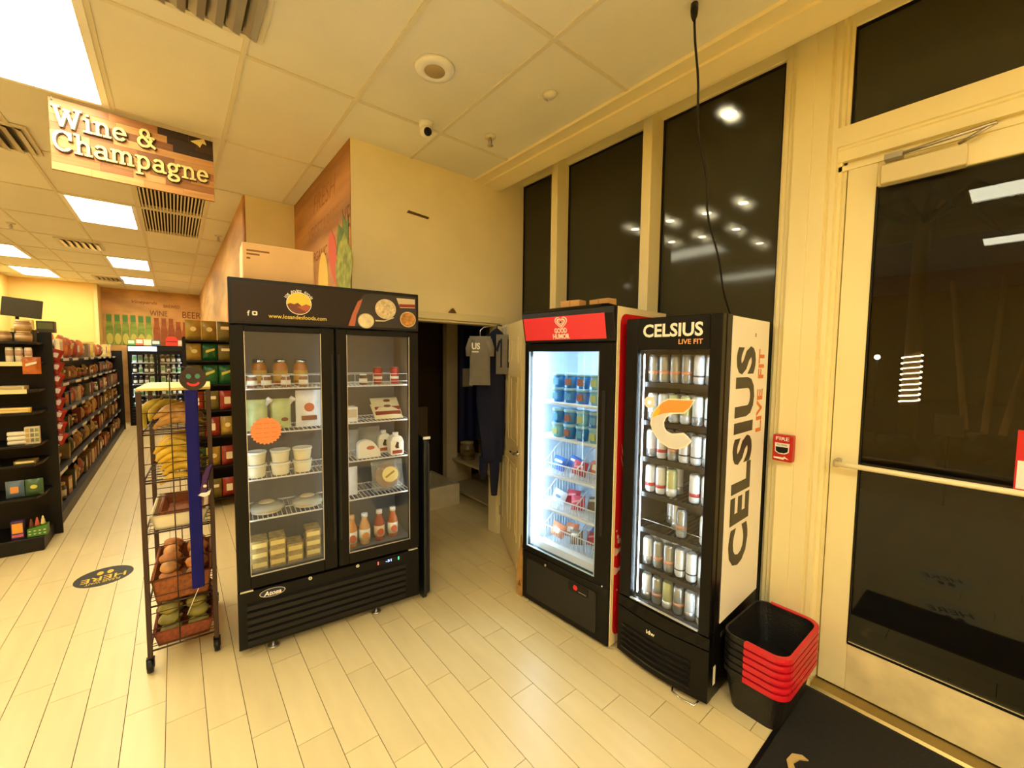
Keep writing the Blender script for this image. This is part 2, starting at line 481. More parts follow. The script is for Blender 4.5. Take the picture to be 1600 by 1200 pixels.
def make_spr():
    t = thing('sprinkler_head', 'x', 'sprinkler')
    MB().lathe([(0.0, -0.004), (0.04, -0.003), (0.042, 0.008)], 16).build('escutcheon', m_grid, t)
    mb = MB().cyl((0, 0, -0.05), 0.008, 0.05, 8); mb.tube([(-0.012, 0, -0.02), (-0.016, 0, -0.04), (0, 0, -0.06)], 0.003, 5); mb.tube([(0.012, 0, -0.02), (0.016, 0, -0.04), (0, 0, -0.06)], 0.003, 5)
    mb.build('pendant', m_metal, t)
    MB().lathe([(0.0, -0.064), (0.022, -0.062), (0.022, -0.059), (0.0, -0.057)], 12).build('deflector', m_metal, t)
    return t
kspr = Kind(make_spr)
kspr.put((1.87, 2.57, ZC), 0, 'sprinkler head on the ceiling above the plain beige wall', 'sprinkler heads')
kspr.put((0.53, 7.1, ZC), 0, 'sprinkler head on the ceiling beside the painted column', 'sprinkler heads')
kspr.put((-1.55, 8.2, ZC), 0, 'sprinkler head on the ceiling at the left edge, far beyond the sign', 'sprinkler heads')
kspr.put((-0.24, 14.0, ZC), 0, 'tiny sprinkler head at the far end of the ceiling', 'sprinkler heads')
t = thing('ceiling_sensor', 'small pale ceiling sensor plate beside a scuffed ceiling tile', 'sensor', (1.86, 1.93, ZC))
MB().lathe([(0.0, -0.014), (0.03, -0.012), (0.045, 0.008)], 18).build('cover', m_tile, t)
MB().box(-0.05, 0.03, 0.05, 0.056, -0.006, 0.008).build('clip', m_white, t)

# ---- partition wall with the closet opening
OX0, OX1, OZ = 1.42, 2.50, 2.12
wp = MB()
wp.box(1.075, OX0, 3.26, 3.38, 0, ZC+0.06); wp.box(OX1, 2.92, 3.26, 3.38, 0, 3.66); wp.box(OX0, OX1, 3.26, 3.38, OZ, ZC+0.06)
struct(wp.build('wall_partition', m_wall))
cs = MB()
cs.box(OX0-0.06, OX1+0.06, 3.235, 3.26, OZ, OZ+0.065); cs.box(OX1, OX1+0.06, 3.235, 3.26, 0, OZ); cs.box(OX0-0.06, OX0, 3.235, 3.26, 0, OZ)
cs.box(OX1-0.02, OX1, 3.26, 3.40, 0, OZ); cs.box(OX0, OX0+0.02, 3.26, 3.40, 0, OZ); cs.box(OX0, OX1, 3.26, 3.40, OZ-0.02, OZ)
struct(cs.build('trim_3', M('casing_paint', (235, 222, 178), 0.45), bev=0.004))
t = tag(MB().prism([(-0.095, -0.012), (0.1, -0.018), (0.11, 0.0), (-0.08, 0.01)], -0.004, 0.0, 'xz').build('wall_slot_strip', M('dark_brown_wood', (92, 64, 34), 0.6), loc=(1.62, 3.259, 2.985), rot=(0, R(2), 0)), 'short dark brown strip stuck on the beige wall above the closet', 'strip')
t = tag(MB().prism([(-0.035, 0), (0.035, 0), (0.012, 0.03), (0.0, 0.04), (-0.012, 0.028)], -0.03, 0.0, 'xz').build('wooden_wedge', M('dark_brown_wood'), loc=(1.95, 3.255, OZ+0.066)), 'small brown wooden wedge lying on the door casing', 'wedge')
# mural return wall, front of the column, second mural wall
struct(box('wall_return', 1.075, 1.2, 3.38, 5.1, 0, ZC+0.06, m_wall))
mw = struct(box('wall_mural_near', 1.070, 1.075, 3.262, 5.1, 0, ZC, m_wood))
struct(box('wall_column', 0.615, 1.2, 5.1, 5.2, 0, ZC+0.06, m_wall))
mw2 = struct(box('wall_mural_far', 0.605, 0.72, 5.2, 15.0, 0, ZC+0.06, M('mural_wood_pale', (214, 166, 100), 0.7, noise=(1.6, 0.35, (1, 0.4, 2.0)))))
struct(box('wall_edge_strip', 0.60, 0.615, 5.098, 5.2, 0, ZC, m_wood))
mfar = struct(box('wall_far', -1.36, 0.7, 14.6, 14.75, 0, ZC+0.06, M('mural_wood_light', (222, 172, 104), 0.7, noise=(1.6, 0.35, (1, 1, 2.0)))))
struct(box('wall_far_left', -5.2, -1.36, 13.9, 14.75, 0, ZC+0.06, m_wall2))
struct(box('trim_4', -1.42, -1.355, 13.86, 13.9, 0, ZC, M('corner_guard', (226, 205, 140), 0.5)))
struct(box('wall_left', -5.3, -5.2, -4.2, 15, 0, ZC+0.06, m_wall2))
struct(box('wall_left_far', -2.85, -2.72, 11.0, 13.9, 0, ZC+0.06, m_wall2))
struct(box('wall_back', -5.3, 3.0, -4.3, -4.2, 0, 3.68, m_wall2))
# mural prints: lettering (facing -x) and vegetables
def mur(s, x, y, z, w, h, sh=0.0, mat=m_text_brown, par=mw, b=0.0):
    return letters('mural_lettering', s, mat, par, w, h, 0.002, b, (0, -1, 0), (0, 0, 1), (x, y, z), shear=sh)
XM = 1.070
mur('VE', XM, 3.36, 2.86, 0.19, 0.17, b=0.01)
mur('VEGETABLES', XM, 4.02, 2.94, 0.95, 0.15, mat=M('mural_lettering_faint', (168, 106, 46), 0.8))
mur('ORGANIC', XM, 4.15, 2.72, 0.55, 0.085, 0.3)
mur('FRUITS', XM, 4.85, 2.66, 0.5, 0.16)
mur('FRESH', XM, 3.95, 3.2, 0.7, 0.16, 0.25, M('mural_lettering_faint'))
def print_shape(name, pts, mat, par, x, dep=0.002):
    return MB().prism(pts, x-dep, x, 'yz').build(name, mat, par)
print_shape('printed_pepper', [(3.62, 2.36), (3.76, 2.5), (3.84, 2.66), (3.82, 2.8), (3.76, 2.86), (3.66, 2.78), (3.6, 2.66)], M('print_red', (206, 88, 60), 0.7), mw, XM-0.001)
let = [(3.28+0.22*(1+math.sin(a*5)*0.12)*math.cos(a)*0.9+0.15, 2.44+0.30*(1+math.cos(a*7)*0.08)*math.sin(a)) for a in [2*PI*i/40 for i in range(40)]]
print_shape('printed_lettuce', let, M('print_lettuce', (150, 152, 60), 0.7, noise=(16, 0.5)), mw, XM-0.003)
print_shape('printed_greens', [(3.36, 2.6), (3.62, 2.62), (3.55, 2.86), (3.46, 2.8), (3.42, 2.9), (3.36, 2.82), (3.30, 2.86), (3.31, 2.66)], M('print_green', (96, 118, 46), 0.7, noise=(14, 0.4)), mw, XM-0.002)
print_shape('printed_squash', ell(4.02, 2.42, 0.16, 0.3, 24), M('print_yellow', (232, 190, 84), 0.7), mw, XM-0.001)
print_shape('printed_yam', ell(4.42, 2.36, 0.17, 0.26, 24), M('print_orange', (196, 118, 52), 0.7), mw, XM-0.002)
# far mural: wine and beer bottles in print, words above
def bottle_outline(cx, z0, h, w):
    pr = [(0.5, 0), (0.5, 0.52), (0.46, 0.62), (0.34, 0.74), (0.32, 0.96), (0.36, 0.97), (0.36, 1.0)]
    return [(cx+a*w, z0+b*h) for a, b in pr]+[(cx-a*w, z0+b*h) for a, b in reversed(pr)]
YF = 14.6
for k in range(6):
    MB().prism(bottle_outline(-1.24+k*0.15, 2.0, 0.78, 0.14), YF-0.004-0.001*(k % 2), YF, 'xz').build('printed_green_bottle', M('print_bottle_green', (140, 168, 64), 0.6, noise=(3, 0.35, (1, 1, 3))), mfar)
    MB().prism(ell(-1.24+k*0.15, 2.16, 0.06, 0.14, 16), YF-0.0065, YF-0.0055, 'xz').build('printed_glow', M('print_bottle_glow', (214, 206, 96), 0.6), mfar)
    MB().prism(rrect(-1.29+k*0.15, -1.19+k*0.15, 2.60, 2.76, 0.01, 2), YF-0.0065, YF-0.0055, 'xz').build('printed_foil', M('print_bottle_foil', (84, 140, 60), 0.6), mfar)
for k in range(5):
    MB().prism(bottle_outline(-0.33+k*0.15, 2.0, 0.74-0.08*(k > 2), 0.145), YF-0.006-0.001*(k % 2), YF, 'xz').build('printed_brown_bottle', M('print_bottle_amber', (170, 88, 30), 0.6, noise=(3, 0.3, (1, 1, 3))), mfar)
def fm(s, x, z, w, h, sh=0.0):
    letters('mural_lettering', s, m_text_brown, mfar, w, h, 0.003, 0, (1, 0, 0), (0, 0, 1), (x, YF-0.004, z), shear=sh)
fm('WINE', -0.28, 2.86, 0.36, 0.14); fm('BEER', 0.42, 2.86, 0.4, 0.17); fm('Vineyards', -0.55, 3.12, 0.5, 0.1, 0.3); fm('BREWED', 0.0, 3.06, 0.34, 0.08)
# second mural print on the right wall of the aisle
print_shape('printed_carafe', ell(6.6, 2.35, 0.5, 0.42, 20), M('print_orange'), mw2, 0.604)
for k in range(3): print_shape('printed_jar', rrect(5.35+k*0.32, 5.6+k*0.32, 2.05, 2.5, 0.05), M('print_jar', (176, 96, 40), 0.7, noise=(6, 0.3)), mw2, 0.604)

# ================================================================== WINDOWS AND DOOR (x = 2.8)
m_tint = glass('tinted_pane', (0.30, 0.29, 0.25), 0.07, 0.5, ((112, 110, 88), 0.42), (0.55, 0.25))
m_clear = glass('door_pane', (0.55, 0.54, 0.5), 0.0, 0.85, ((34, 30, 16), 0.10))
WX = 2.8
def window(n, y0, y1, z0, z1, mat, x=WX):
    fr = MB()
    t_ = 0.012
    fr.box(x-0.006, x+0.03, y0, y0+t_, z0, z1); fr.box(x-0.006, x+0.03, y1-t_, y1, z0, z1)
    fr.box(x-0.006, x+0.03, y0+t_, y1-t_, z1-t_, z1); fr.box(x-0.006, x+0.03, y0+t_, y1-t_, z0, z0+t_)
    w = struct(fr.build('window_%d' % n, m_black))
    MB().box(x+0.004, x+0.010, y0+t_, y1-t_, z0+t_, z1-t_).build('glass_pane', mat, w)
    return w
window(1, 2.715, 3.26, 0.18, 3.51, m_tint)
window(2, 1.79, 2.64, 0.18, 3.51, m_tint)
window(3, 0.935, 1.715, 0.18, 3.51, m_tint)
window(4, -0.62, 0.625, 3.0, 3.51, m_tint, 2.785)
wf = MB()
wf.box(2.65, 2.83, 1.715, 1.79, 0.0, 3.62); wf.box(2.65, 2.83, 2.64, 2.715, 0.0, 3.62)
wf.box(2.77, 2.86, 0.85, 3.26, 3.51, 3.62); wf.box(2.77, 2.86, -4.2, 0.85, 3.51, 3.62)
wf.box(2.70, 2.86, 0.935, 3.26, 0.0, 0.18)
struct(wf.build('trim_5', m_frame, bev=0.004))
# post with ridges between window and door
post = [(2.86, 0.935), (2.775, 0.935), (2.775, 0.915), (2.745, 0.915), (2.745, 0.895), (2.735, 0.89), (2.735, 0.862), (2.705, 0.858), (2.705, 0.775), (2.708, 0.772), (2.705, 0.769), (2.705, 0.70),
        (2.725, 0.696), (2.725, 0.685), (2.715, 0.682), (2.715, 0.66), (2.745, 0.655), (2.745, 0.64), (2.765, 0.636), (2.765, 0.622), (2.86, 0.622)]
struct(MB().prism(post, 0.0, 3.62, 'xy').build('trim_6', m_frame))
hd_ = MB()   # head over the door
hd_.prism([(2.86, 2.80), (2.765, 2.80), (2.765, 2.83), (2.735, 2.83), (2.735, 2.885), (2.725, 2.89), (2.725, 2.90), (2.715, 2.905), (2.715, 3.0), (2.86, 3.0)], -0.62, 0.66, 'xz')
hd_.box(2.745, 2.80, -0.62, 0.655, 2.785, 2.81)
struct(hd_.build('trim_7', m_frame))
# door jamb return and far jamb, wall beyond the door
struct(MB().box(2.70, 2.86, -0.72, -0.50, 0, 3.62).build('trim_8', m_frame, bev=0.004))
struct(box('wall_right', 2.78, 2.95, -4.2, -0.72, 0, 3.62, m_wall))
door = struct(MB().box(2.75, 2.795, 0.495, 0.615, 0.02, 2.785).build('door_1', m_frame, bev=0.003))
box('hinge_stile', 2.75, 2.795, -0.49, -0.36, 0.02, 2.785, m_frame, door, bev=0.003)
MB().box(2.75, 2.795, -0.36, 0.495, 0.02, 0.285).build('bottom_rail', M('scuffed_frame_paint', (240, 224, 170), 0.45, noise=(5, 0.22)), door, bev=0.003)
box('top_rail', 2.75, 2.795, -0.36, 0.495, 2.665, 2.785, m_frame, door, bev=0.003)
box('glass_pane', 2.769, 2.775, -0.36, 0.495, 0.285, 2.665, m_clear, door)
gk = MB(); gk.box(2.748, 2.75, -0.36, 0.495, 0.279, 0.291); gk.box(2.748, 2.75, 0.491, 0.497, 0.285, 2.665)
gk.build('gasket', m_black, door)
pb = MB(); pb.tube([(2.675, 0.575, 1.255), (2.668, 0.5, 1.257), (2.668, -0.44, 1.262)], 0.0135, 12)
pb.build('push_bar', M('bar_paint', (236, 222, 180), 0.3), door)
pb2 = MB(); pb2.box(2.68, 2.75, 0.565, 0.588, 1.235, 1.275); pb2.box(2.68, 2.75, -0.452, -0.43, 1.242, 1.282)
pb2.build('bar_bracket', m_metal, door, bev=0.003)
MB().box(2.80, 2.83, -0.36, 0.495, 1.255, 1.29).build('outside_pull_bar', m_black, door, bev=0.004)
box('door_closer', 2.69, 2.75, 0.19, 0.475, 2.655, 2.745, M('closer_cover', (224, 210, 160), 0.35), door, bev=0.004)
ca = MB(); ca.box(2.69, 2.735, 0.40, 0.465, 2.765, 2.79); ca.tube([(2.70, 0.44, 2.775), (2.69, 0.11, 2.795)], 0.008, 6); ca.tube([(2.69, 0.11, 2.795), (2.71, 0.22, 2.755)], 0.007, 6)
ca.build('closer_arm', m_metal, door)
sg = MB().box(2.764, 2.768, -0.20, -0.018, 1.24, 1.51).build('door_sticker', M('sticker_red', (206, 24, 30), 0.5), door)
MB().box(2.762, 2.764, -0.194, -0.024, 1.26, 1.38).build('white_band', m_white, sg)
struct(MB().prism([(2.66, 0.0), (2.67, 0.012), (2.72, 0.016), (2.80, 0.016), (2.86, 0.016), (2.86, 0.0)], -0.5, 0.625, 'xz').build('trim_9', M('threshold_metal', (170, 150, 96), 0.35, 0.9)))
# fire alarm pull station
t = thing('fire_alarm_box', 'red fire alarm pull station on the cream post beside the door', 'fire alarm', (2.704, 0.818, 1.295), R(-90))
MB().box(-0.05, 0.05, -0.048, 0, -0.075, 0.075).build('housing', M('alarm_red', (186, 22, 22), 0.35), t, bev=0.006, seg=2)
letters('lettering', 'FIRE', m_white, t, 0.066, 0.02, 0.0008, 0.01, (1, 0, 0), (0, 0, 1), (0, -0.0485, 0.055))
hb = MB(); hb.prism([(-0.036, 0.03), (0.036, 0.03), (0.034, -0.02), (0.015, -0.032), (-0.015, -0.032), (-0.034, -0.02)], -0.053, -0.048, 'xz')
hb.build('pull_handle', m_white, t)
hb2 = MB(); hb2.prism([(-0.031, 0.008), (0.031, 0.008), (0.029, -0.016), (0.013, -0.026), (-0.013, -0.026), (-0.029, -0.016)], -0.0545, -0.053, 'xz')
hb2.build('handle_recess', m_black, t)
letters('lettering', 'PULL DOWN', m_black, t, 0.05, 0.009, 0.0006, 0.005, (1, 0, 0), (0, 0, 1), (0, -0.0532, 0.02))
MB().prism([(-0.04, -0.06), (0.01, -0.064), (0.012, -0.056), (0.034, -0.06), (0.012, -0.045), (0.008, -0.052), (-0.04, -0.052)], -0.0495, -0.048, 'xz').build('arrow', m_white, t)
# door mat
mat = thing('door_mat', 'large black rubber-backed floor mat in front of the glass door', 'mat', (2.0, -0.1, 0))
MB().box(-0.6, 0.63, -1.2, 0.73, 0.0, 0.009).build('pile', M('mat_black', (26, 24, 22), 0.95, noise=(40, 0.3), bump=(400, 0.5)), mat, bev=0.004)
e = MB(); e.box(-0.62, -0.6, -1.22, 0.75, 0, 0.005); e.box(0.63, 0.65, -1.22, 0.75, 0, 0.005); e.box(-0.6, 0.63, 0.73, 0.75, 0, 0.005); e.box(-0.6, 0.63, -1.22, -1.2, 0, 0.005)
e.build('border', m_black, mat)
lf = [(0.0, 0.0), (0.05, 0.02), (0.09, 0.0), (0.11, -0.03), (0.12, -0.005), (0.10, 0.03), (0.05, 0.045), (0.0, 0.03)]
tag(MB().prism(lf, 0.010, 0.016, 'xy').build('paper_scrap', M('kraft_scrap', (196, 168, 104), 0.8), loc=(2.02, 0.50, 0), rot=(0, 0, R(10))), 'torn beige paper scrap lying on the black mat', 'scrap')
# floor stickers
def decal(loc, rz, label, lines, base, ink):
    t = thing('floor_sticker', label, 'floor sticker', loc, rz, 'oval floor stickers')
    MB().prism(ell(0, 0, 0.175, 0.175, 32), 0.0002, 0.0012, 'xy').build('disc', base, t)
    for i, (s, y, w, h) in enumerate(lines): letters('lettering', s, ink, t, w, h, 0.0016, 0.01, (1, 0, 0), (0, 1, 0), (0, y, 0))
    for sx in (-1, 1):
        MB().prism(ell(sx*0.03, -0.075, 0.02, 0.036, 14), 0.0012, 0.002, 'xy').build('footprint', ink, t)
    return t
m_dk = M('sticker_dark', (34, 32, 18), 0.5); m_yl = M('sticker_yellow', (236, 200, 70), 0.6); m_lt = M('sticker_pale', (214, 205, 170), 0.5)
decal((-0.49, 4.555, 0), R(180), 'dark round floor sticker with yellow lettering in the aisle', [('PLEASE WAIT', 0.1, 0.2, 0.035), ('HERE', 0.03, 0.26, 0.08)], m_dk, m_yl)
decal((0.68, 0.29, 0), R(70), 'pale round floor sticker near the camera, seen only as a reflection in the door glass', [('HERE', 0.03, 0.24, 0.08)], m_lt, m_dk)
decal((1.30, 0.20, 0), R(70), 'pale round floor sticker beside the mat, seen only as a reflection in the door glass', [('HERE', 0.03, 0.24, 0.08)], m_lt, m_dk)
# hanging sign
SY = 3.95
sign = thing('hanging_sign', 'wooden plank sign hanging from the ceiling with cream Wine & Champagne lettering', 'sign', (-0.145, SY, 2.955), R(0.5))
mb_ = box('backing_board', -0.415, 0.425, 0.0, 0.012, 0.0, 0.44, M('sign_backing', (150, 100, 50), 0.7), sign)
cols = [(168, 112, 58), (190, 136, 74), (150, 96, 46), (200, 150, 88), (134, 84, 40), (100, 64, 30), (66, 42, 20), (50, 32, 15)]
for r in range(9):
    z0 = r*0.0489; x = -0.415
    while x < 0.424:
        L_ = random.uniform(0.16, 0.34); x1 = min(0.425, x+L_)
        if 0.425-x1 < 0.06: x1 = 0.425
        right_top = (r >= 6 and x > 0.05) or (r == 5 and x > 0.2)
        c = random.choice(cols[5:]) if right_top else random.choice(cols[:5])
        o = MB().box(x+0.0006, x1-0.0006, -0.006-random.uniform(0, 0.002), 0.0, z0+0.0006, z0+0.0483).build('plank', M('sign_wood_%d' % cols.index(c), c, 0.6, noise=(6, 0.2, (0.6, 1, 8))), sign)
        x = x1
# slab-serif letters as strokes of constant width
def arc(cx, cy, rx, ry, a0, a1, n=12): return [(cx+rx*math.cos(R(a0+(a1-a0)*i/n)), cy+ry*math.sin(R(a0+(a1-a0)*i/n))) for i in range(n+1)]
G = {
 'W': (1.25, [[(0.12, 1), (0.38, 0), (0.625, 0.85), (0.87, 0), (1.13, 1)], [(0, 1), (0.3, 1)], [(0.95, 1), (1.25, 1)], [(0.5, 0.88), (0.75, 0.88)]]),
 'i': (0.42, [[(0.22, 0), (0.22, 0.66), (0.05, 0.66)], [(0.04, 0), (0.4, 0)], [(0.2, 0.9), (0.24, 0.9)]]),
 'n': (0.8, [[(0.18, 0), (0.18, 0.66), (0.03, 0.66)], [(0.18, 0.45)]+arc(0.4, 0.42, 0.22, 0.24, 160, 0)+[(0.62, 0)], [(0.03, 0), (0.33, 0)], [(0.47, 0), (0.77, 0)]]),
 'e': (0.68, [[(0.08, 0.36), (0.6, 0.36)]+arc(0.34, 0.34, 0.26, 0.32, 3, 320, 18)]),
 '&': (0.95, [arc(0.4, 0.75, 0.2, 0.22, -60, 240, 16)+[(0.75, 0.12), (0.9, 0.02)], [(0.3, 0.52)]+arc(0.36, 0.26, 0.28, 0.26, 130, 330, 14)+[(0.72, 0.42)]+arc(0.78, 0.5, 0.1, 0.08, 200, 40, 6)]),
 'C': (0.9, [arc(0.46, 0.5, 0.38, 0.5, 45, 318, 20), [(0.78, 0.62), (0.78, 0.98)]]),
 'h': (0.8, [[(0.18, 0), (0.18, 1.0), (0.03, 1.0)], [(0.18, 0.45)]+arc(0.4, 0.42, 0.22, 0.24, 160, 0)+[(0.62, 0)], [(0.03, 0), (0.33, 0)], [(0.47, 0), (0.77, 0)]]),
 'a': (0.74, [arc(0.34, 0.46, 0.22, 0.2, 150, 0, 10)+[(0.56, 0.06), (0.64, 0), (0.74, 0)], arc(0.34, 0.18, 0.24, 0.18, 40, 330, 16), [(0.52, 0.33), (0.54, 0.33)]]),
 'm': (1.15, [[(0.16, 0), (0.16, 0.66), (0.03, 0.66)], [(0.16, 0.45)]+arc(0.36, 0.44, 0.2, 0.22, 160, 0)+[(0.56, 0)], [(0.56, 0.45)]+arc(0.76, 0.44, 0.2, 0.22, 160, 0)+[(0.96, 0)], [(0.03, 0), (0.29, 0)], [(0.46, 0), (0.68, 0)], [(0.84, 0), (1.12, 0)]]),
 'p': (0.8, [[(0.03, 0.66), (0.18, 0.66), (0.18, -0.34)], [(0.03, -0.34), (0.36, -0.34)], arc(0.42, 0.33, 0.26, 0.33, 165, -165, 18)]),
 'g': (0.76, [arc(0.32, 0.42, 0.22, 0.22, 0, 360, 18), [(0.5, 0.55), (0.62, 0.66), (0.72, 0.62)], [(0.2, 0.2), (0.14, 0.1), (0.24, 0.02), (0.5, 0.0)]+arc(0.36, -0.18, 0.27, 0.17, 60, -240, 16)]),
}
m_cream = M('sign_letter_cream', (236, 214, 140), 0.5); m_lshadow = M('sign_letter_shadow', (70, 44, 20), 0.6)
def word(s, x0, z0, H, wtot=None, sw=0.0145):
    tot = sum((G[c][0]+0.06 if c != ' ' else 0.45) for c in s); sx = H if wtot is None else wtot/tot
    x = x0
    for c in s:
        if c == ' ': x += 0.45*sx; continue
        adv, strokes = G[c]; mb = MB(); mk = MB()
        for k, st in enumerate(strokes):
            P_ = [Vector((x+p[0]*sx, z0+p[1]*H)) for p in st]
            for i in range(len(P_)-1):
                d = (P_[i+1]-P_[i]); L_ = d.length
                if L_ < 1e-5: continue
                d /= L_; nn = Vector((-d.y, d.x))*sw/2*(0.8 if abs(d.y) < 0.3 else 1.1)
                e_ = d*sw*0.28
                a, b = P_[i]-e_, P_[i+1]+e_
                q = [a+nn, a-nn, b-nn, b+nn]
                mb.prism([(v.x, v.y) for v in q], -0.024-0.0004*(i % 2)-0.0002*k, -0.019, 'xz')
                nn2 = nn*1.38; e2 = d*sw*0.14
                mk.prism([(v.x+0.002, v.y-0.002) for v in (a-e2+nn2, a-e2-nn2, b+e2-nn2, b+e2+nn2)], -0.019+0.0003*(i % 2), -0.007, 'xz')  # dark offset backing paints the shadow outline round each letter
        lt_ = mb.build('letter', m_cream, sign); mk.build('letter_shadow', m_lshadow, lt_)
        x += (adv+0.06)*sx
word('Wine &', -0.40, 0.275, 0.115, 0.50)
word('Champagne', -0.405, 0.125, 0.115, 0.80)
for sx in (-0.40, 0.41):
    MB().tube([(sx, 0.006, 0.43), (sx, 0.006, 0.466)], 0.002, 5).build('hanger_wire', m_metal, sign)
    MB().cyl((sx, -0.008, 0.425), 0.006, 0.004, 8, 'y').build('eyelet', m_black, sign)
MB().prism([(0.29, 0.40), (0.37, 0.44), (0.385, 0.40), (0.36, 0.405), (0.345, 0.37), (0.33, 0.385)], -0.014, -0.009, 'xz').build('loose_tape', M('tape_cream', (236, 214, 130), 0.6), sign)

# ================================================================== shared product kinds
m_clearpl = glass('clear_plastic', (0.86, 0.87, 0.86), 0.08, 1.2, ((220, 220, 210), 0.25))
m_glassdoor = glass('cooler_glass', (0.93, 0.94, 0.94), 0.0, 0.9)
m_led = emitter('led_strip', LED_COLOR, 9.0)
m_steelshelf = M('white_wire', (232, 232, 230), 0.4)
m_lab = M('label_paper', (244, 238, 216), 0.6)
m_laby = M('label_yellow', (240, 214, 130), 0.6)
m_tubw = M('tub_white', (240, 236, 220), 0.4)
m_cream2 = M('cream_filling', (236, 224, 184), 0.5)
def can_kind(name, label, cat, r, h, body, lid, band=None, bandz=(0.2, 0.45)):
    def f():
        t = thing(name, label, cat)
        MB().lathe([(r*0.82, 0), (r, 0.012), (r, h-0.016), (r*0.84, h-0.003), (r*0.80, h-0.003)], 14).build('body', body, t)
        MB().lathe([(r*0.80, h-0.004), (r*0.84, h), (r*0.78, h), (r*0.76, h-0.004), (0, h-0.004)], 14).build('lid', lid, t)
        if band: MB().lathe([(r+0.0006, h*bandz[0]), (r+0.0006, h*bandz[1])], 14).build('printed_band', band, t)
        return t
    return Kind(f)
def jar_kind(name, cat, r, h, content, lid, lab=None, glassy=True):
    def f():
        t = thing(name, 'x', cat)
        MB().lathe([(r*0.9, 0), (r, 0.01), (r, h*0.72), (r*0.78, h*0.82), (r*0.76, h*0.88)], 16).build('glass', content, t)
        MB().lathe([(r*0.84, h*0.86), (r*0.84, h), (0, h)], 16).build('lid', lid, t)
        if lab: MB().lathe([(r+0.0008, h*0.18), (r+0.0008, h*0.58)], 16).build('label', lab, t)
        return t
    return Kind(f)
def bottle_kind(name, cat, r, h, liquid, cap, lab, lab2=None):
    def f():
        t = thing(name, 'x', cat)
        MB().lathe([(r*0.85, 0), (r, 0.008), (r, h*0.56), (r*0.92, h*0.62), (r*0.55, h*0.8), (r*0.5, h*0.9)], 16).build('body', liquid, t)
        MB().lathe([(r*0.58, h*0.88), (r*0.58, h), (0, h)], 14).build('cap', cap, t)
        MB().lathe([(r+0.0008, h*0.14), (r+0.0008, h*0.5)], 16).build('label', lab, t)
        if lab2: MB().prism(ell(0, h*0.3, r*0.62, h*0.12, 14), -r-0.0035, -r*0.5, 'xz').build('printed_fruit', lab2, t)
        return t
    return Kind(f)
def box_kind(name, cat, w, d, h, body, face=None, strip=None):
    def f():
        t = thing(name, 'x', cat)
        MB().box(-w/2, w/2, -d/2, d/2, 0, h).build('carton', body, t, bev=0.0015)
        if face: MB().box(-w*0.42, w*0.42, -d/2-0.0008, -d/2, h*0.3, h*0.85).build('printed_panel', face, t)
        if strip: MB().box(-w*0.45, w*0.45, -d/2-0.0012, -d/2, h*0.08, h*0.22).build('printed_strip', strip, t)
        return t
    return Kind(f)
BAGN = [0]
def bag_kind(name, cat, w, h, th, body, lab=None, lab2=None):
    def f():
        t = thing(name, 'x', cat)
        MB().pillow(w, h, th, nx=6, nz=6, jit=0.12).build('bag', body, t)
        if lab:
            sh_ = [ell(0, h*0.55, w*0.2, h*0.12, 12), rrect(-w*0.3, w*0.3, h*0.58, h*0.74, 0.004, 2), [(-w*0.3, h*0.45), (w*0.3, h*0.62), (w*0.3, h*0.74), (-w*0.3, h*0.6)], rrect(-w*0.22, w*0.22, h*0.3, h*0.68, 0.006, 2)][BAGN[0] % 4]
            BAGN[0] += 1
            MB().prism(sh_, -th*0.55-0.001, -th*0.3, 'xz').build('printed_panel', lab, t)
        if lab2: MB().prism(rrect(-w*0.3, w*0.3, h*0.2, h*0.32, 0.004, 2), -th*0.52, -th*0.25, 'xz').build('printed_strip', lab2, t)
        return t
    return Kind(f)

# ================================================================== TWO-DOOR REFRIGERATOR
FR = Frame((0.240, 2.777, 0.0), R(-5.7))
fr = thing('display_refrigerator', 'tall black two-door glass refrigerator with a printed brown header sign', 'refrigerator', (0.240, 2.777, 0.0), R(-5.7))
FW, FD, FT = 1.098, 0.475, 2.222
m_fr = M('fridge_black', (11, 10, 10), 0.34, spec=0.22)
m_int = M('fridge_liner', (104, 102, 98), 0.5)
cb = MB()
cb.box(0, 0.03, 0.05, FD, 0.05, FT); cb.box(FW-0.03, FW, 0.05, FD, 0.05, FT)
cb.box(0.03, FW-0.03, FD-0.02, FD, 0.05, FT)
cb.box(0.03, FW-0.03, 0.05, FD-0.02, 1.96, FT); cb.box(0.03, FW-0.03, 0.05, FD-0.02, 0.05, 0.47)
cb.box(0.538, 0.562, 0.05, 0.11, 0.47, 1.96)
cb.build('cabinet', m_fr, fr, bev=0.003)
li = MB()
for a, b in ((0.03, 0.538), (0.562, FW-0.03)):
    li.box(a, b, FD-0.026, FD-0.02, 0.47, 1.96)
    li.box(a, a+0.004, 0.06, FD-0.026, 0.47, 1.96) if a < 0.1 else li.box(b-0.004, b, 0.06, FD-0.026, 0.47, 1.96)
    li.box(a+0.004, b-0.004, 0.06, FD-0.026, 1.952, 1.956); li.box(a+0.004, b-0.004, 0.06, FD-0.026, 0.47, 0.476)
li.build('liner', m_int, fr)
hp = MB().box(0.0, FW, 0.0, 0.05, 1.965, FT).build('header_frame', m_black, fr, bev=0.004)
MB().box(0.018, FW-0.018, -0.004, 0.0, 1.982, FT-0.02).build('header_panel', M('header_brown', (44, 32, 24), 0.42, spec=0.25), hp)
m_lw = M('print_white', (246, 240, 226), 0.5); m_ly = M('print_gold', (240, 214, 96), 0.5)
letters('lettering', 'www.losandesfoods.com', m_ly, hp, 0.31, 0.024, 0.001, 0.012, at=(0.347, -0.0045, 2.018))
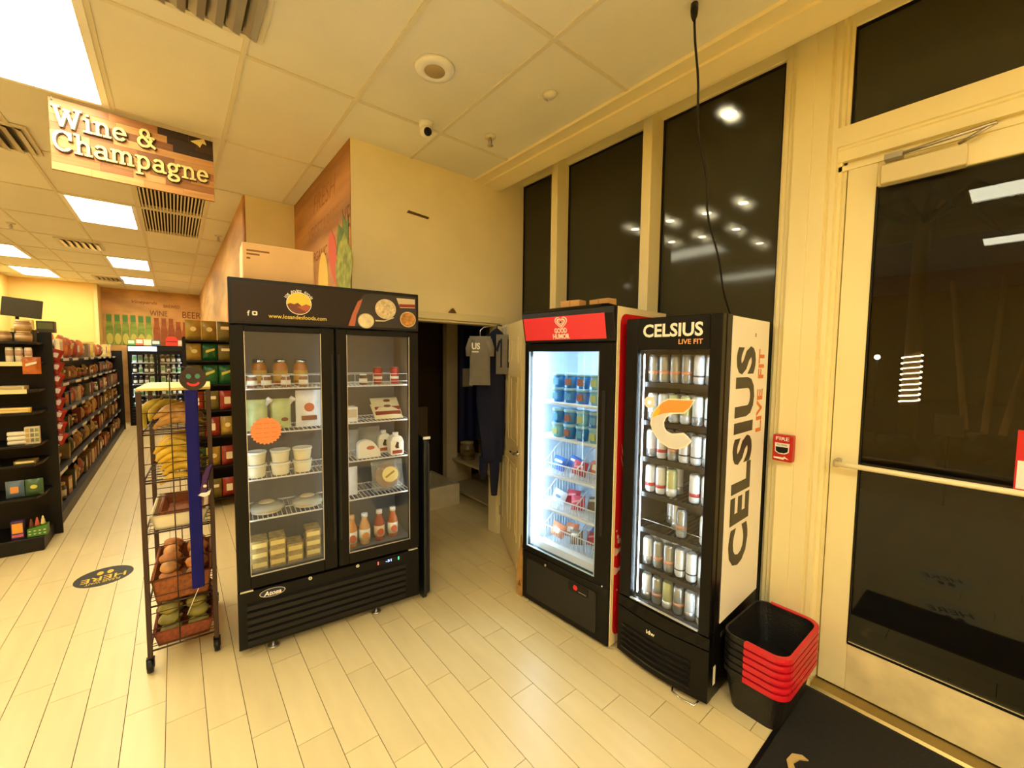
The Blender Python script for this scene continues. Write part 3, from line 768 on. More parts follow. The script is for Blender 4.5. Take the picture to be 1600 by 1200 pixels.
for k, (ch, a) in enumerate(zip('los Andes foods', [R(152-k*8.6) for k in range(15)])):
    if ch == ' ': continue
    rr_ = 0.086; ca_, sa_ = math.cos(a), math.sin(a)
    letters('lettering', ch, m_lw, hp, None, 0.020 if ch in 'lAdf' else 0.015, 0.001, 0.01, (sa_, 0, -ca_), (ca_, 0, sa_), (0.352+rr_*ca_*0.92, -0.0045, 2.094+rr_*sa_*0.92))
MB().prism(ell(0.352, 2.10, 0.068, 0.066, 28), -0.0052, -0.004, 'xz').build('logo_ring', m_lw, hp)
MB().prism(ell(0.352, 2.10, 0.064, 0.062, 28), -0.006, -0.0052, 'xz').build('logo_sun', M('logo_yellow', (248, 216, 74), 0.5), hp)
hill = [(0.289, 2.092), (0.305, 2.10), (0.325, 2.094), (0.345, 2.104), (0.365, 2.086), (0.39, 2.098), (0.4155, 2.088)]
MB().prism(hill+[(0.352+0.064*math.cos(a), 2.10+0.062*math.sin(a)) for a in [R(-10-16*i) for i in range(11)]], -0.0068, -0.006, 'xz').build('logo_hill', M('logo_brown', (124, 66, 44), 0.5), hp)
MB().prism([(0.34, 2.080), (0.365, 2.086), (0.39, 2.094), (0.413, 2.086), (0.40, 2.064), (0.385, 2.055)], -0.0074, -0.0068, 'xz').build('logo_slope', M('logo_terracotta', (190, 96, 60), 0.5), hp)
letters('lettering', 'f', m_lw, hp, None, 0.03, 0.001, 0.02, at=(0.095, -0.0045, 2.027))
MB().prism(rrect(0.112, 0.138, 2.016, 2.04, 0.006), -0.005, -0.004, 'xz').build('logo_camera', m_lw, hp)
MB().prism(ell(0.125, 2.028, 0.006, n=12), -0.0056, -0.005, 'xz').build('logo_lens', M('header_brown'), hp)
# printed food photograph on the right of the header
def flat(name, pts, mat, d): return MB().prism(pts, -0.004-d, -0.004-d+0.0007, 'xz').build(name, mat, hp)
flat('printed_cloth', [(0.63, 1.983), (0.66, 2.06), (0.70, 2.15), (0.73, 2.19), (0.78, 2.199), (1.078, 2.199), (1.078, 1.983)], M('print_slate', (52, 46, 42), 0.5), 0.001)
flat('printed_cloth_edge', [(0.63, 1.983), (0.655, 2.06), (0.69, 2.14), (0.72, 2.16), (0.70, 2.10), (0.68, 2.05), (0.67, 1.983)], M('print_rose', (190, 104, 74), 0.5), 0.0016)
def plate(cx, cz, r, food, d):
    flat('printed_bowl', ell(cx, cz, r, r*0.95, 22), M('print_bowl', (40, 34, 30), 0.5), d)
    flat('printed_rim', ell(cx, cz, r*0.93, r*0.88, 22), M('print_rim', (214, 196, 160), 0.5), d+0.0005)
    flat('printed_food', ell(cx, cz, r*0.84, r*0.78, 22), food, d+0.001)
plate(0.868, 2.105, 0.075, M('print_oats', (226, 206, 160), 0.6, noise=(60, 0.4)), 0.002)
plate(0.74, 2.02, 0.055, M('print_soup', (238, 224, 178), 0.6, noise=(30, 0.2)), 0.002)
plate(1.02, 2.045, 0.06, M('print_stew', (206, 146, 66), 0.6, noise=(50, 0.45)), 0.002)
flat('printed_pack', [(0.94, 2.185), (1.07, 2.185), (1.07, 2.125), (0.965, 2.12)], M('print_pack', (214, 196, 158), 0.6), 0.0024)
flat('printed_pack_stripe', [(0.958, 2.145), (1.07, 2.15), (1.07, 2.13), (0.962, 2.125)], M('print_red_dk', (150, 50, 36), 0.6), 0.003)
flat('printed_spoon', [(0.80, 2.03), (0.86, 2.03), (0.92, 2.055), (0.925, 2.05), (0.86, 2.022), (0.80, 2.02)], M('print_rim'), 0.0024)
# doors
def fdoor(x0, x1, g0, g1, z0, z1, hx):
    mb = MB()
    d = None
    mb.box(x0, g0, 0.0, 0.048, z0, z1); mb.box(g1, x1, 0.0, 0.048, z0, z1)
    mb.box(g0, g1, 0.0, 0.048, z0, 0.492); mb.box(g0, g1, 0.0, 0.048, 1.925, z1)
    d = mb.build('door', m_fr, fr, bev=0.003)
    MB().box(g0, g1, 0.014, 0.018, 0.492, 1.925).build('glass_pane', m_glassdoor, d)
    tr = MB(); w = 0.0035
    tr.box(g0, g1, -0.001, 0.01, 0.492, 0.492+w); tr.box(g0, g0+w, -0.001, 0.01, 0.492, 1.925); tr.box(g1-w, g1, -0.001, 0.01, 0.492, 1.925)
    tr.build('trim_bead', M('bead_silver', (205, 205, 205), 0.3, 0.8), d)
    hb = MB(); hb.box(hx-0.006, hx+0.006, -0.004, 0.0, 0.6, 1.8)
    hb.build('finger_groove', m_blackm, d)
    hb = MB(); hb.box(x0+0.01 if hx > (x0+x1)/2 else x1-0.075, x0+0.075 if hx > (x0+x1)/2 else x1-0.01, -0.002, 0.03, z0-0.012, z0-0.004)
    hb.build('hinge_plate', M('hinge_silver', (225, 222, 214), 0.3, 0.7), d)
    return d
d1 = fdoor(0.003, 0.545, 0.068, 0.468, 0.418, 1.958, 0.53)
d2 = fdoor(0.555, 1.095, 0.618, 1.03, 0.418, 1.958, 0.57)
# starburst sticker on the left door
sp = []
for i in range(48):
    rr_ = 0.083 if i % 2 else 0.073
    sp.append((0.165+rr_*math.cos(2*PI*i/48), 1.349+rr_*math.sin(2*PI*i/48)))
sb = MB().prism(sp, -0.0035, -0.002, 'xz').build('starburst_sticker', M('sticker_orange', (246, 146, 84), 0.6), d1)
sb['label'] = 'orange starburst paper sticker with faint red writing'
m_ink = M('faint_red_ink', (222, 110, 70), 0.7)
for k, s_ in enumerate(['Fresh cold', 'drinks and', 'cheese in', 'this cooler']):
    mbk = MB(); zz = 1.392-k*0.027
    for q in range(3): mbk.box(0.112+q*0.04, 0.145+q*0.036, -0.0042, -0.0035, zz-0.0016, zz+0.0016)
    mbk.build('handwriting_line', m_ink, d1)
# base panel with louvers
bp = MB().box(0.0, FW, 0.008, 0.05, 0.055, 0.40).build('base_panel', m_fr, fr, bev=0.003)
sl0 = None
for k in range(6):
    if sl0 is None:
        sl0 = MB().prism([(0.008, 0.0), (-0.010, 0.004), (-0.010, 0.030), (0.008, 0.040)], 0.045, 0.995, 'yz').build('louver', M('louver_black', (24, 23, 24), 0.35, spec=0.3), bp); o = sl0
    else: o = bpy.data.objects.new('louver', sl0.data); COL.objects.link(o); o.parent = bp
    o.location = (0, 0, 0.078+k*0.0425)
MB().prism(ell(0.176, 0.367, 0.068, 0.026, 26), 0.003, 0.008, 'xz').build('badge_rim', m_chrome, bp)
bd = MB().prism(ell(0.176, 0.367, 0.064, 0.0225, 26), 0.0015, 0.004, 'xz').build('badge', M('badge_blue', (24, 28, 60), 0.3), bp)
letters('badge_lettering', 'Atosa', m_lw, bp, 0.094, 0.028, 0.001, 0.03, at=(0.176, 0.001, 0.366), shear=0.2)
for x in (0.382, 0.669):
    lk = MB().lathe([(0.011, 0.0), (0.012, 0.004), (0.011, 0.010)], 14, axis='y').build('lock', m_chrome, fr, loc=(x, 0.0, 0.392))
    MB().box(-0.0015, 0.0015, -0.001, 0.0, -0.006, 0.006).build('keyhole', m_black, lk)
dp = MB().prism(rrect(0.79, 0.96, 0.358, 0.388, 0.004), 0.002, 0.008, 'xz').build('control_display', m_black, bp)
letters('display_digits', '-31', emitter('digit_blue', (0.25, 0.35, 1.0), 2.5), bp, 0.04, 0.016, 0.001, 0.01, at=(0.875, 0.0015, 0.373))
MB().box(0.80, 0.808, 0.0, 0.002, 0.362, 0.384).build('red_switch', emitter('switch_red', (1, 0.12, 0.08), 0.6), bp)
MB().box(0.942, 0.95, 0.0, 0.002, 0.362, 0.384).build('green_switch', emitter('switch_green', (0.1, 1, 0.35), 0.7), bp)
for x in (0.175, 0.80):
    MB().lathe([(0.03, 0.0), (0.034, 0.006), (0.03, 0.012), (0.012, 0.016), (0.012, 0.056)], 16).build('foot', m_metal, fr, loc=(x, 0.05, 0))
for x in (0.1, 0.98):
    MB().lathe([(0.03, 0.0), (0.034, 0.006), (0.03, 0.012), (0.012, 0.016), (0.012, 0.056)], 16).build('foot', m_black, fr, loc=(x, 0.40, 0))
# wire shelves
def wshelf(x0, x1, y0, y1, z, parent, mat=None, step=0.026, fence=0.0):
    mb = MB(); r = 0.003
    mb.box(x0, x1, y0-0.004, y0+0.004, z-0.009, z-0.001); mb.box(x0, x1, y1-0.004, y1+0.004, z-0.009, z-0.001); mb.box(x0, x1, (y0+y1)/2-0.003, (y0+y1)/2+0.003, z-0.009, z-0.003)
    n = int((x1-x0)/step)
    for i in range(n+1):
        x = x0+(x1-x0)*i/n; mb.box(x-0.0018, x+0.0018, y0, y1, z-0.004, z)
    if fence:
        mb.tube([(x0+0.04, y0, z-0.002), (x0+0.04, y0-0.001, z+0.024), (x1-0.01, y0-0.001, z+0.024), (x1-0.01, y0, z-0.002)], 0.0022, 5)
        mb.tube([(x0+0.005, y1-0.12, z), (x0+0.005, y1-0.12, z+fence), (x1-0.005, y1-0.12, z+fence), (x1-0.005, y1-0.12, z)], 0.002, 5)
        mb.tube([(x0+0.005, y0+0.03, z+fence), (x1-0.005, y0+0.03, z+fence)], 0.002, 5)
        for i in range(5):
            x = x0+0.005+(x1-x0-0.01)*i/4; mb.tube([(x, y0+0.03, z), (x, y0+0.03, z+fence)], 0.002, 5)
    return mb.build('shelf', mat or m_steelshelf, parent)
LZ = [1.594, 1.326, 1.046, 0.80]; RZ = [1.594, 1.345, 1.085, 0.822]
for i, z in enumerate(LZ): wshelf(0.037, 0.532, 0.085, 0.44, z, fr, fence=0.075 if i == 0 else 0)
for i, z in enumerate(RZ): wshelf(0.568, 1.06, 0.085, 0.44, z, fr, fence=0.075 if i == 0 else 0)
# led strips beside the doors
for x0 in (0.047, 0.525, 0.568, 1.045):
    MB().box(x0, x0+0.006, 0.060, 0.064, 0.52, 1.90).build('led_strip', m_led, fr)
def fp(kind, x, y, z, label, group=None, rz=0.0): return kind.put(FR(x, y, z), FR.rz+rz, label, group)
IN = 'in the two-door refrigerator'
# left bay
kcup = jar_kind('dip_cup', 'cup', 0.027, 0.075, M('cup_brown', (150, 98, 62), 0.5, rnd=0.4), m_white, m_lab)
for i, x in enumerate((0.105, 0.18, 0.285, 0.385)):
    fp(kcup, x, 0.15, LZ[0], 'small labelled cup, %s from left on the top left refrigerator shelf' % ORD[i], 'small cups on the top left shelf')
kamb = jar_kind('reflection_jar', 'jar', 0.043, 0.17, M('reflection_amber', (196, 116, 34), 0.3, noise=(20, 0.3)), m_chrome, M('reflection_amber_pale', (220, 170, 80), 0.6))  # jar shapes stand in for a reflection in the door glass
for i, x in enumerate((0.15, 0.27, 0.39)):
    fp(kamb, x, 0.33, LZ[0], 'amber jar shape for a glass reflection, %s from left, back of top shelf' % ORD[i], 'amber jar shapes for a reflection in the glass')
def mk_pouch():
    t = thing('spout_pouch', 'x', 'pouch')
    MB().pillow(0.115, 0.19, 0.075, nx=7, nz=7, jit=0.08).build('pouch', M('pouch_green', (196, 204, 140), 0.3, noise=(14, 0.25)), t)
    MB().lathe([(0.014, 0), (0.014, 0.03), (0.018, 0.03), (0.018, 0.05), (0, 0.05)], 12).build('spout_cap', m_white, t, loc=(0.045, 0, 0.155), rot=(0, R(38), 0))
    MB().prism(ell(0.02, 0.06, 0.02, 0.012, 12), -0.039, -0.02, 'xz').build('logo_print', M('logo_brown'), t)
    return t
kp = Kind(mk_pouch)
fp(kp, 0.125, 0.17, LZ[1]+0.002, 'green spouted pouch behind the orange starburst sticker', 'green spouted pouches')
fp(kp, 0.255, 0.19, LZ[1]+0.002, 'green spouted pouch with a white cap right of the starburst sticker', 'green spouted pouches')
kbw = bag_kind('white_bag', 'bag', 0.15, 0.24, 0.08, M('bag_white', (236, 234, 226), 0.35, noise=(18, 0.12)), M('logo_terracotta'), M('logo_brown'))
fp(kbw, 0.415, 0.19, LZ[1], 'white plastic food bag with a small red emblem on the second left shelf')
ktub = jar_kind('soup_tub', 'tub', 0.054, 0.082, m_cream2, m_clearpl, None)
def mk_tub():
    t = thing('deli_tub', 'x', 'tub')
    MB().lathe([(0.045, 0), (0.047, 0.004), (0.055, 0.072)], 18).build('container', m_cream2, t)
    MB().lathe([(0.0575, 0.066), (0.0575, 0.078), (0.052, 0.078), (0.05, 0.074), (0, 0.074)], 18).build('lid', m_tubw, t)
    return t
kt = Kind(mk_tub)
for i, x in enumerate((0.115, 0.245, 0.37)):
    for j in range(2):
        fp(kt, x, 0.155, LZ[2]+0.0785*j, 'cream deli tub, %s of the %s stack from the left on the third left shelf' % (('bottom', 'top')[j], ORD[i]), 'deli tubs on the third left shelf')
def mk_disc():
    t = thing('round_pack', 'x', 'food pack')
    MB().lathe([(0.0, 0), (0.085, 0.003), (0.09, 0.02), (0.082, 0.034), (0.0, 0.038)], 24).build('cheese_disc', M('disc_cream', (232, 220, 186), 0.5), t)
    MB().ball((0, 0, 0.03), (0.112, 0.10, 0.032), 16, jit=0.07).build('plastic_wrap', m_clearpl, t)
    MB().lathe([(0.0, 0.0635), (0.04, 0.063), (0.045, 0.06)], 18).build('label', M('disc_label', (222, 196, 150), 0.6), t)
    return t
kd = Kind(mk_disc)
fp(kd, 0.165, 0.20, LZ[3]+0.006, 'round wrapped pack, left one on the fourth left shelf', 'round wrapped packs')
fp(kd, 0.40, 0.20, LZ[3]+0.006, 'round wrapped pack, right one on the fourth left shelf', 'round wrapped packs')
def mk_clam():
    t = thing('clear_food_box', 'x', 'food box')
    MB().prism([(-0.042, 0.0), (0.042, 0.0), (0.046, 0.052), (0.042, 0.060), (-0.042, 0.060), (-0.046, 0.052)], -0.06, 0.06, 'xz').build('box', M('clam_brown', (172, 146, 96), 0.25, noise=(30, 0.35)), t)
    MB().box(-0.038, 0.038, -0.0615, -0.060, 0.016, 0.044).build('label', m_laby, t)
    return t
kc = Kind(mk_clam)
for i, x in enumerate((0.118, 0.215, 0.312, 0.420)):
    for j in range(3 if i != 2 else 2):
        fp(kc, x, 0.16+0.02*(i == 3), 0.477+0.0605*j, 'yellow-labelled food box, %s from bottom, %s stack from left, refrigerator floor' % (ORD[j], ORD[i]), 'yellow-labelled food boxes on the fridge floor')
# right bay
kred = can_kind('red_can', 'x', 'can', 0.031, 0.12, M('can_red', (178, 40, 30), 0.3, 0.3), m_metal, m_lab, (0.3, 0.45))
fp(kred, 0.865, 0.19, RZ[0], 'red can, left of the pair on the top right refrigerator shelf', 'red cans')
fp(kred, 0.985, 0.19, RZ[0], 'red can, right of the pair on the top right refrigerator shelf', 'red cans')
fp(kcup, 0.76, 0.17, RZ[0], 'small labelled cup left of the red cans on the top right shelf', None)
def mk_flat():
    t = thing('tortilla_pack', 'x', 'food pack')
    MB().pillow(0.20, 0.17, 0.035, nx=8, nz=6, jit=0.05).build('pack', M('pack_cream', (240, 226, 176), 0.4), t)
    MB().prism(rrect(-0.09, 0.09, 0.03, 0.06, 0.004, 2), -0.022, -0.012, 'xz').build('printed_stripe', M('print_red_dk'), t)
    MB().prism(ell(0.01, 0.12, 0.025, 0.012, 12), -0.022, -0.012, 'xz').build('printed_logo', M('logo_brown'), t)
    return t
kf = Kind(mk_flat)
fp2 = lambda kind, x, y, z, label, group, rx: kind.put(FR(x, y, z), 0, label, group, (R(rx), 0, FR.rz))
fp2(kf, 0.93, 0.13, RZ[1]+0.004, 'cream pack with a brown stripe, front one leaning on the second right shelf', 'cream flat packs', -58)
fp2(kf, 0.94, 0.19, RZ[1]+0.026, 'cream pack with a brown stripe, rear one leaning on the second right shelf', 'cream flat packs', -50)
kwb = box_kind('white_carton', 'box', 0.09, 0.12, 0.10, M('carton_white', (238, 230, 210), 0.6), M('carton_print', (214, 190, 150), 0.6))
fp(kwb, 0.665, 0.18, RZ[1], 'white carton at the left of the second right shelf %s' % IN)
def mk_jug():
    t = thing('milk_jug', 'x', 'jug')
    MB().prism(rrect(-0.048, 0.048, 0, 0.105, 0.012), -0.045, 0.045, 'xz').prism([(-0.048, 0.1), (0.048, 0.1), (0.036, 0.128), (0.018, 0.138), (-0.018, 0.138), (-0.036, 0.128)], -0.04, 0.04, 'xz').build('body', M('jug_white', (244, 238, 220), 0.35), t, bev=0.006, seg=2)
    MB().lathe([(0.019, 0.13), (0.021, 0.135), (0.021, 0.158), (0, 0.158)], 14).build('cap', m_white, t)
    MB().box(-0.036, 0.036, -0.0465, -0.045, 0.012, 0.036).build('printed_strip', M('print_red_dk'), t)
    MB().prism([(-0.01, 0.05), (0.012, 0.05), (0.008, 0.075), (0.012, 0.09), (-0.004, 0.098), (-0.01, 0.08), (-0.018, 0.065)], -0.0465, -0.045, 'xz').build('printed_figure', m_black, t)
    return t
kj = Kind(mk_jug)
fp(kj, 0.975, 0.145, RZ[2], 'white plastic milk jug in front on the third right shelf', 'white milk jugs')
fp(kj, 0.925, 0.275, RZ[2], 'white plastic milk jug half hidden behind the front jug', 'white milk jugs')
def mk_wedge():
    t = thing('cheese_wedge', 'white cheese wedge pack with rounded top left of the milk jugs', 'cheese')
    pts = [(-0.085, 0)]+[(0.085*math.cos(a)*1.0, 0.13*math.sin(a)) for a in [PI*i/14 for i in range(15)]][::-1][0:0]
    pts = [(-0.075, 0), (0.085, 0), (0.075, 0.04), (0.055, 0.08), (0.025, 0.115), (-0.02, 0.13), (-0.06, 0.12), (-0.075, 0.1)]
    MB().prism(pts, -0.03, 0.03, 'xz').build('cheese', M('jug_white'), t, bev=0.008, seg=2)
    MB().prism(ell(0.01, 0.072, 0.028, 0.014, 14), -0.0316, -0.03, 'xz').build('logo_print', M('logo_terracotta'), t)
    return t
fp(Kind(mk_wedge), 0.78, 0.14, RZ[2], None)
kcb = bag_kind('clear_bag', 'bag', 0.15, 0.19, 0.09, m_clearpl)
fp(kcb, 0.83, 0.30, RZ[2], 'crumpled clear plastic bag behind the white cheese wedge')
fp(kcb, 0.66, 0.22, RZ[2], 'crumpled clear plastic bag at the left of the third right shelf')
def mk_cake():
    t = thing('wrapped_round_cake', 'round brown wafer cake in clear wrap leaning on the fourth right shelf', 'cake')
    MB().lathe([(0.0, 0), (0.088, 0.0), (0.092, 0.012), (0.086, 0.024), (0.0, 0.026)], 26, axis='y', c=(0, -0.013, 0.1)).build('cake', M('cake_brown', (176, 124, 60), 0.6, noise=(30, 0.3)), t)
    MB().pillow(0.225, 0.215, 0.05, (0, 0, -0.006), 8, 8, jit=0.15).build('clear_wrap', m_clearpl, t)
    MB().prism(ell(0.01, 0.105, 0.058, 0.055, 24), -0.036, -0.028, 'xz').build('label', M('label_gold', (238, 212, 130), 0.6), t)
    MB().prism([(-0.03, 0.09), (0.035, 0.13), (0.045, 0.12), (-0.02, 0.08)], -0.037, -0.036, 'xz').build('label_stripe', M('label_stripe', (170, 130, 70), 0.6), t)
    return t
kck = Kind(mk_cake); kck.put(FR(0.925, 0.15, RZ[3]+0.009), 0, None, None, (R(-14), 0, FR.rz))
kwb2 = bag_kind('white_bag', 'bag', 0.11, 0.2, 0.07, M('bag_white'))
fp(kwb2, 0.66, 0.18, RZ[3], 'white bag at the left of the fourth right shelf %s' % IN)
m_orj = M('juice_orange', (214, 138, 66), 0.25); m_prj = M('juice_peach', (214, 160, 104), 0.25); m_rdj = M('juice_guava', (158, 70, 44), 0.25)
m_fru = M('print_fruit', (226, 150, 70), 0.6); m_fru2 = M('print_apple', (206, 92, 54), 0.6)
for x, y, k, lb in ((0.66, 0.13, bottle_kind('juice_bottle', 'bottle', 0.037, 0.22, m_orj, M('cap_orange', (232, 180, 120), 0.5), m_lab, m_fru2), 'orange juice bottle, leftmost on the fridge floor'),
                 (0.75, 0.14, bottle_kind('juice_bottle', 'bottle', 0.037, 0.215, m_prj, m_white, m_lab, m_fru), 'pale peach juice bottle, second from the left on the fridge floor'),
                 (0.855, 0.15, bottle_kind('juice_bottle', 'bottle', 0.036, 0.215, m_rdj, m_white, M('label_red_fruit', (226, 196, 160), 0.6), m_fru2), 'dark red juice bottle, third from the left on the fridge floor'),
                 (0.955, 0.16, bottle_kind('juice_bottle', 'bottle', 0.036, 0.215, M('juice_amber', (182, 98, 50), 0.25), m_white, m_lab, m_fru2), 'amber juice bottle, rightmost on the fridge floor')):
    fp(k, x, y, 0.477, lb, 'juice bottles on the fridge floor')
# carton on top of the refrigerator
def mk_carton():
    t = thing('cardboard_box', 'large pinkish cardboard box on top of the black refrigerator', 'box', FR(0.075, 0.075, FT), FR.rz+R(2))
    MB().box(0, 0.375, 0, 0.36, 0, 0.215).build('carton', M('carton_pink', (238, 198, 146), 0.75, noise=(5, 0.06)), t, bev=0.003)
    m_pr = M('carton_ink', (150, 106, 66), 0.8)
    for z, w in ((0.172, 0.115), (0.152, 0.065), (0.128, 0.018)):
        MB().box(0.02, 0.02+w, -0.0012, 0, z-0.005, z+0.005).build('printed_line', m_pr, t)
    MB().box(-0.0012, 0.0, 0.12, 0.18, 0.0, 0.215).build('tape', M('tape_pale', (244, 222, 160), 0.4), t)
    MB().prism([(0.17, 0.0), (0.18, 0.012), (0.2, 0.008), (0.215, 0.014), (0.235, 0.004), (0.235, 0.0)], -0.0012, 0, 'xz').build('printed_mark', m_pr, t)
mk_carton()
# folded floor sign leaning beside the refrigerator
t = thing('folded_board', 'tall folded dark board with rounded ends standing against the right side of the refrigerator', 'folding board', FR(FW+0.03, 0.0, 0), FR.rz)
pts = rrect(-0.0, 0.40, 0.0, 1.21, 0.05, 6)
MB().prism(pts, 0.008, 0.03, 'yz').build('front_leaf', M('board_teal_black', (18, 24, 28), 0.35), t, bev=0.003)
MB().prism(rrect(0.01, 0.39, 0.02, 1.19, 0.05, 6), 0.034, 0.056, 'yz').build('rear_leaf', M('board_black', (16, 16, 18), 0.4), t, bev=0.003)
MB().cyl((0.008, 0.012, 1.205), 0.010, 0.05, 10, 'x').build('hinge_pin', m_white, t)
MB().box(0.03, 0.034, 0.06, 0.34, 0.74, 0.78).build('latch_strap', m_black, t)

# ================================================================== UPRIGHT ICE-CREAM FREEZER (red side)
GR = R(-86.1)
GF = Frame((1.952, 2.245, 0.0), GR)
gh = thing('ice_cream_freezer', 'black upright glass-door freezer with a pink-red header and red side panel', 'freezer', (1.952, 2.245, 0.0), GR)
GW, GD, GT = 0.752, 0.60, 2.10
m_red = M('side_red', (214, 24, 30), 0.35)
m_crm = M('side_cream', (246, 226, 176), 0.4)
cb = MB()
cb.box(0, 0.03, 0.05, GD, 0.02, GT); cb.box(GW-0.03, GW, 0.05, GD, 0.02, GT); cb.box(0.03, GW-0.03, GD-0.02, GD, 0.02, GT)
cb.box(0.03, GW-0.03, 0.05, GD-0.02, 1.88, GT); cb.box(0.03, GW-0.03, 0.05, GD-0.02, 0.02, 0.40)
cb.build('cabinet', m_fr, gh, bev=0.003)
m_ice = M('freezer_liner', (222, 236, 250), 0.5, noise=(4, 0.06, (1, 1, 6)))
li = MB()
li.box(0.03, GW-0.03, GD-0.026, GD-0.02, 0.40, 1.88); li.box(0.03, 0.034, 0.05, GD-0.026, 0.40, 1.88); li.box(GW-0.034, GW-0.03, 0.05, GD-0.026, 0.40, 1.88)
li.box(0.034, GW-0.034, 0.05, GD-0.026, 1.872, 1.88); li.box(0.034, GW-0.034, 0.05, GD-0.026, 0.40, 0.408)
li.build('liner', m_ice, gh)
# header
hh = MB().prism([(0.0, 1.895), (0.0, 1.91), (-0.03, 2.06), (-0.028, 2.10), (0.05, 2.10), (0.05, 1.895)], 0, GW, 'yz').build('header_housing', m_black, gh, bev=0.004)
MB().prism([(-0.002, 1.912), (-0.0315, 2.062), (-0.028, 2.064), (0.002, 1.914)], 0.014, 0.69, 'yz').build('header_panel', M('header_red', (236, 62, 72), 0.35), gh)
ax_y = Vector((0, -0.1925, 0.981))
def hl(s, w, h, x, v, b=0.03):
    z = 1.912+0.15*v
    return letters('lettering', s, m_lw, gh, w, h, 0.0015, b, (1, 0, 0), ax_y, (x, -0.003-0.0295*v, z))
hl('GOOD', 0.105, 0.034, 0.345, 0.40, 0.04); hl('HUMOR', 0.14, 0.034, 0.345, 0.15, 0.04)
def heart(s, cx, cz, n=26):
    p = []
    for i in range(n):
        a = 2*PI*i/n
        x = 16*math.sin(a)**3; z = 13*math.cos(a)-5*math.cos(2*a)-2*math.cos(3*a)-math.cos(4*a)
        p.append((cx+s*x/16, cz+s*z/16*0.9))
    return p
Mh = Matrix.Translation((0.355, -0.0235, 2.024)) @ Matrix(((1, 0, 0, 0), (0, 1, -0.196, 0), (0, 0, 0.981, 0), (0, 0, 0, 1)))
for i, (s_, m_) in enumerate(((0.052, m_lw), (0.044, M('header_red')), (0.036, m_lw), (0.024, M('header_red')), (0.017, m_lw), (0.011, M('heart_dark', (120, 20, 30), 0.5)))):
    mb = MB().prism(heart(s_, 0, 0), -0.003-0.0007*i, -0.002-0.0007*i, 'xz'); mb.xf(Mh); mb.build('heart_logo', m_, gh)
# door
GZ0, GZ1 = 0.425, 1.835; GX0, GX1 = 0.045, 0.640
dr = MB(); dr.box(0.004, GX0, 0, 0.045, 0.385, 1.888); dr.box(GX1, GW-0.004, 0, 0.045, 0.385, 1.888); dr.box(GX0, GX1, 0, 0.045, 0.385, GZ0); dr.box(GX0, GX1, 0, 0.045, GZ1, 1.888)
gd = dr.build('door', m_fr, gh, bev=0.003)
MB().box(GX0, GX1, 0.012, 0.016, GZ0, GZ1).build('glass_pane', m_glassdoor, gd)
bz = MB(); w = 0.005
bz.box(GX0, GX1, -0.001, 0.01, GZ0, GZ0+w); bz.box(GX0, GX0+w, -0.001, 0.01, GZ0+w, GZ1); bz.box(GX1-w, GX1, -0.001, 0.01, GZ0+w, GZ1)
bz.build('trim_bead', M('bead_blue', (170, 200, 220), 0.3), gd)
MB().box(GX1+0.03, GX1+0.055, -0.004, 0.0, 0.7, 1.6).build('handle_groove', m_blackm, gd)
lp = MB().box(0.004, GW-0.004, 0.004, 0.05, 0.02, 0.378).build('base_panel', m_fr, gh, bev=0.003)
MB().prism(rrect(0.05, 0.66, 0.06, 0.33, 0.02), 0.0, 0.004, 'xz').build('recessed_panel', M('panel_dark', (24, 23, 24), 0.5), lp)
MB().lathe([(0.009, 0), (0.01, 0.004), (0.009, 0.008)], 12, axis='y').build('lock', m_chrome, gh, loc=(0.235, -0.006, 0.345))
ct = MB().prism(rrect(0.44, 0.60, 0.262, 0.322, 0.006), -0.003, 0.0, 'xz').build('control_panel', m_black, lp)
MB().prism(ell(0.50, 0.295, 0.017, n=16), -0.005, -0.003, 'xz').build('round_logo', M('logo_redlit', (220, 40, 40), 0.4), lp)
MB().box(0.525, 0.585, -0.0034, -0.003, 0.275, 0.280).build('scale_line', M('faint_grey', (150, 140, 140), 0.5), lp)
MB().cyl((GW-0.05, -0.003, 0.39), 0.006, 0.01, 10, 'y').build('hinge_screw', m_chrome, gh)
# side: cream border, red field, drips
sd = MB(); X0 = GW
sd.box(X0, X0+0.004, 0.012, GD, 0.022, GT)
sp_ = sd.build('side_panel', m_crm, gh)
rp = rrect(0.04, GD+0.1, 0.07, GT-0.04, 0.06, 6)
rp = [(min(a, GD), b) for a, b in rp]
MB().prism(rp, X0+0.004, X0+0.0055, 'yz').build('red_field', m_red, sp_)
m_dr = M('drip_cream', (248, 206, 180), 0.5)
for zz, s_ in ((0.62, 1), (0.50, -1)):
    pts = [(0.042, zz+0.02), (0.08, zz+0.002*s_), (0.14, zz+0.012), (0.2, zz-0.006), (0.2, zz-0.03), (0.14, zz-0.018), (0.09, zz-0.02), (0.06, zz-0.035), (0.042, zz-0.03)]
    MB().prism(pts, X0+0.0055, X0+0.0068, 'yz').build('printed_drip', m_dr, sp_)
for (a, b, r_) in ((0.075, 0.70, 0.012), (0.09, 0.67, 0.017), (0.06, 0.74, 0.007), (0.08, 0.36, 0.006)):
    MB().prism(ell(a, b, r_, n=12), X0+0.0055, X0+0.0068, 'yz').build('printed_drop', m_dr, sp_)
for b in (1.22, 1.15):
    MB().prism([(0.085, b+0.05), (0.10, b), (0.115, b-0.03), (0.104, b-0.002)], X0+0.0055, X0+0.0068, 'yz').build('printed_splash', m_dr, sp_)
tc = MB().prism([(-0.028, GT), (0.0, GT+0.022), (0.06, GT+0.03), (GD, GT+0.012), (GD, GT)], 0.0, GW-0.1, 'yz').build('top_cover', m_black, gh)
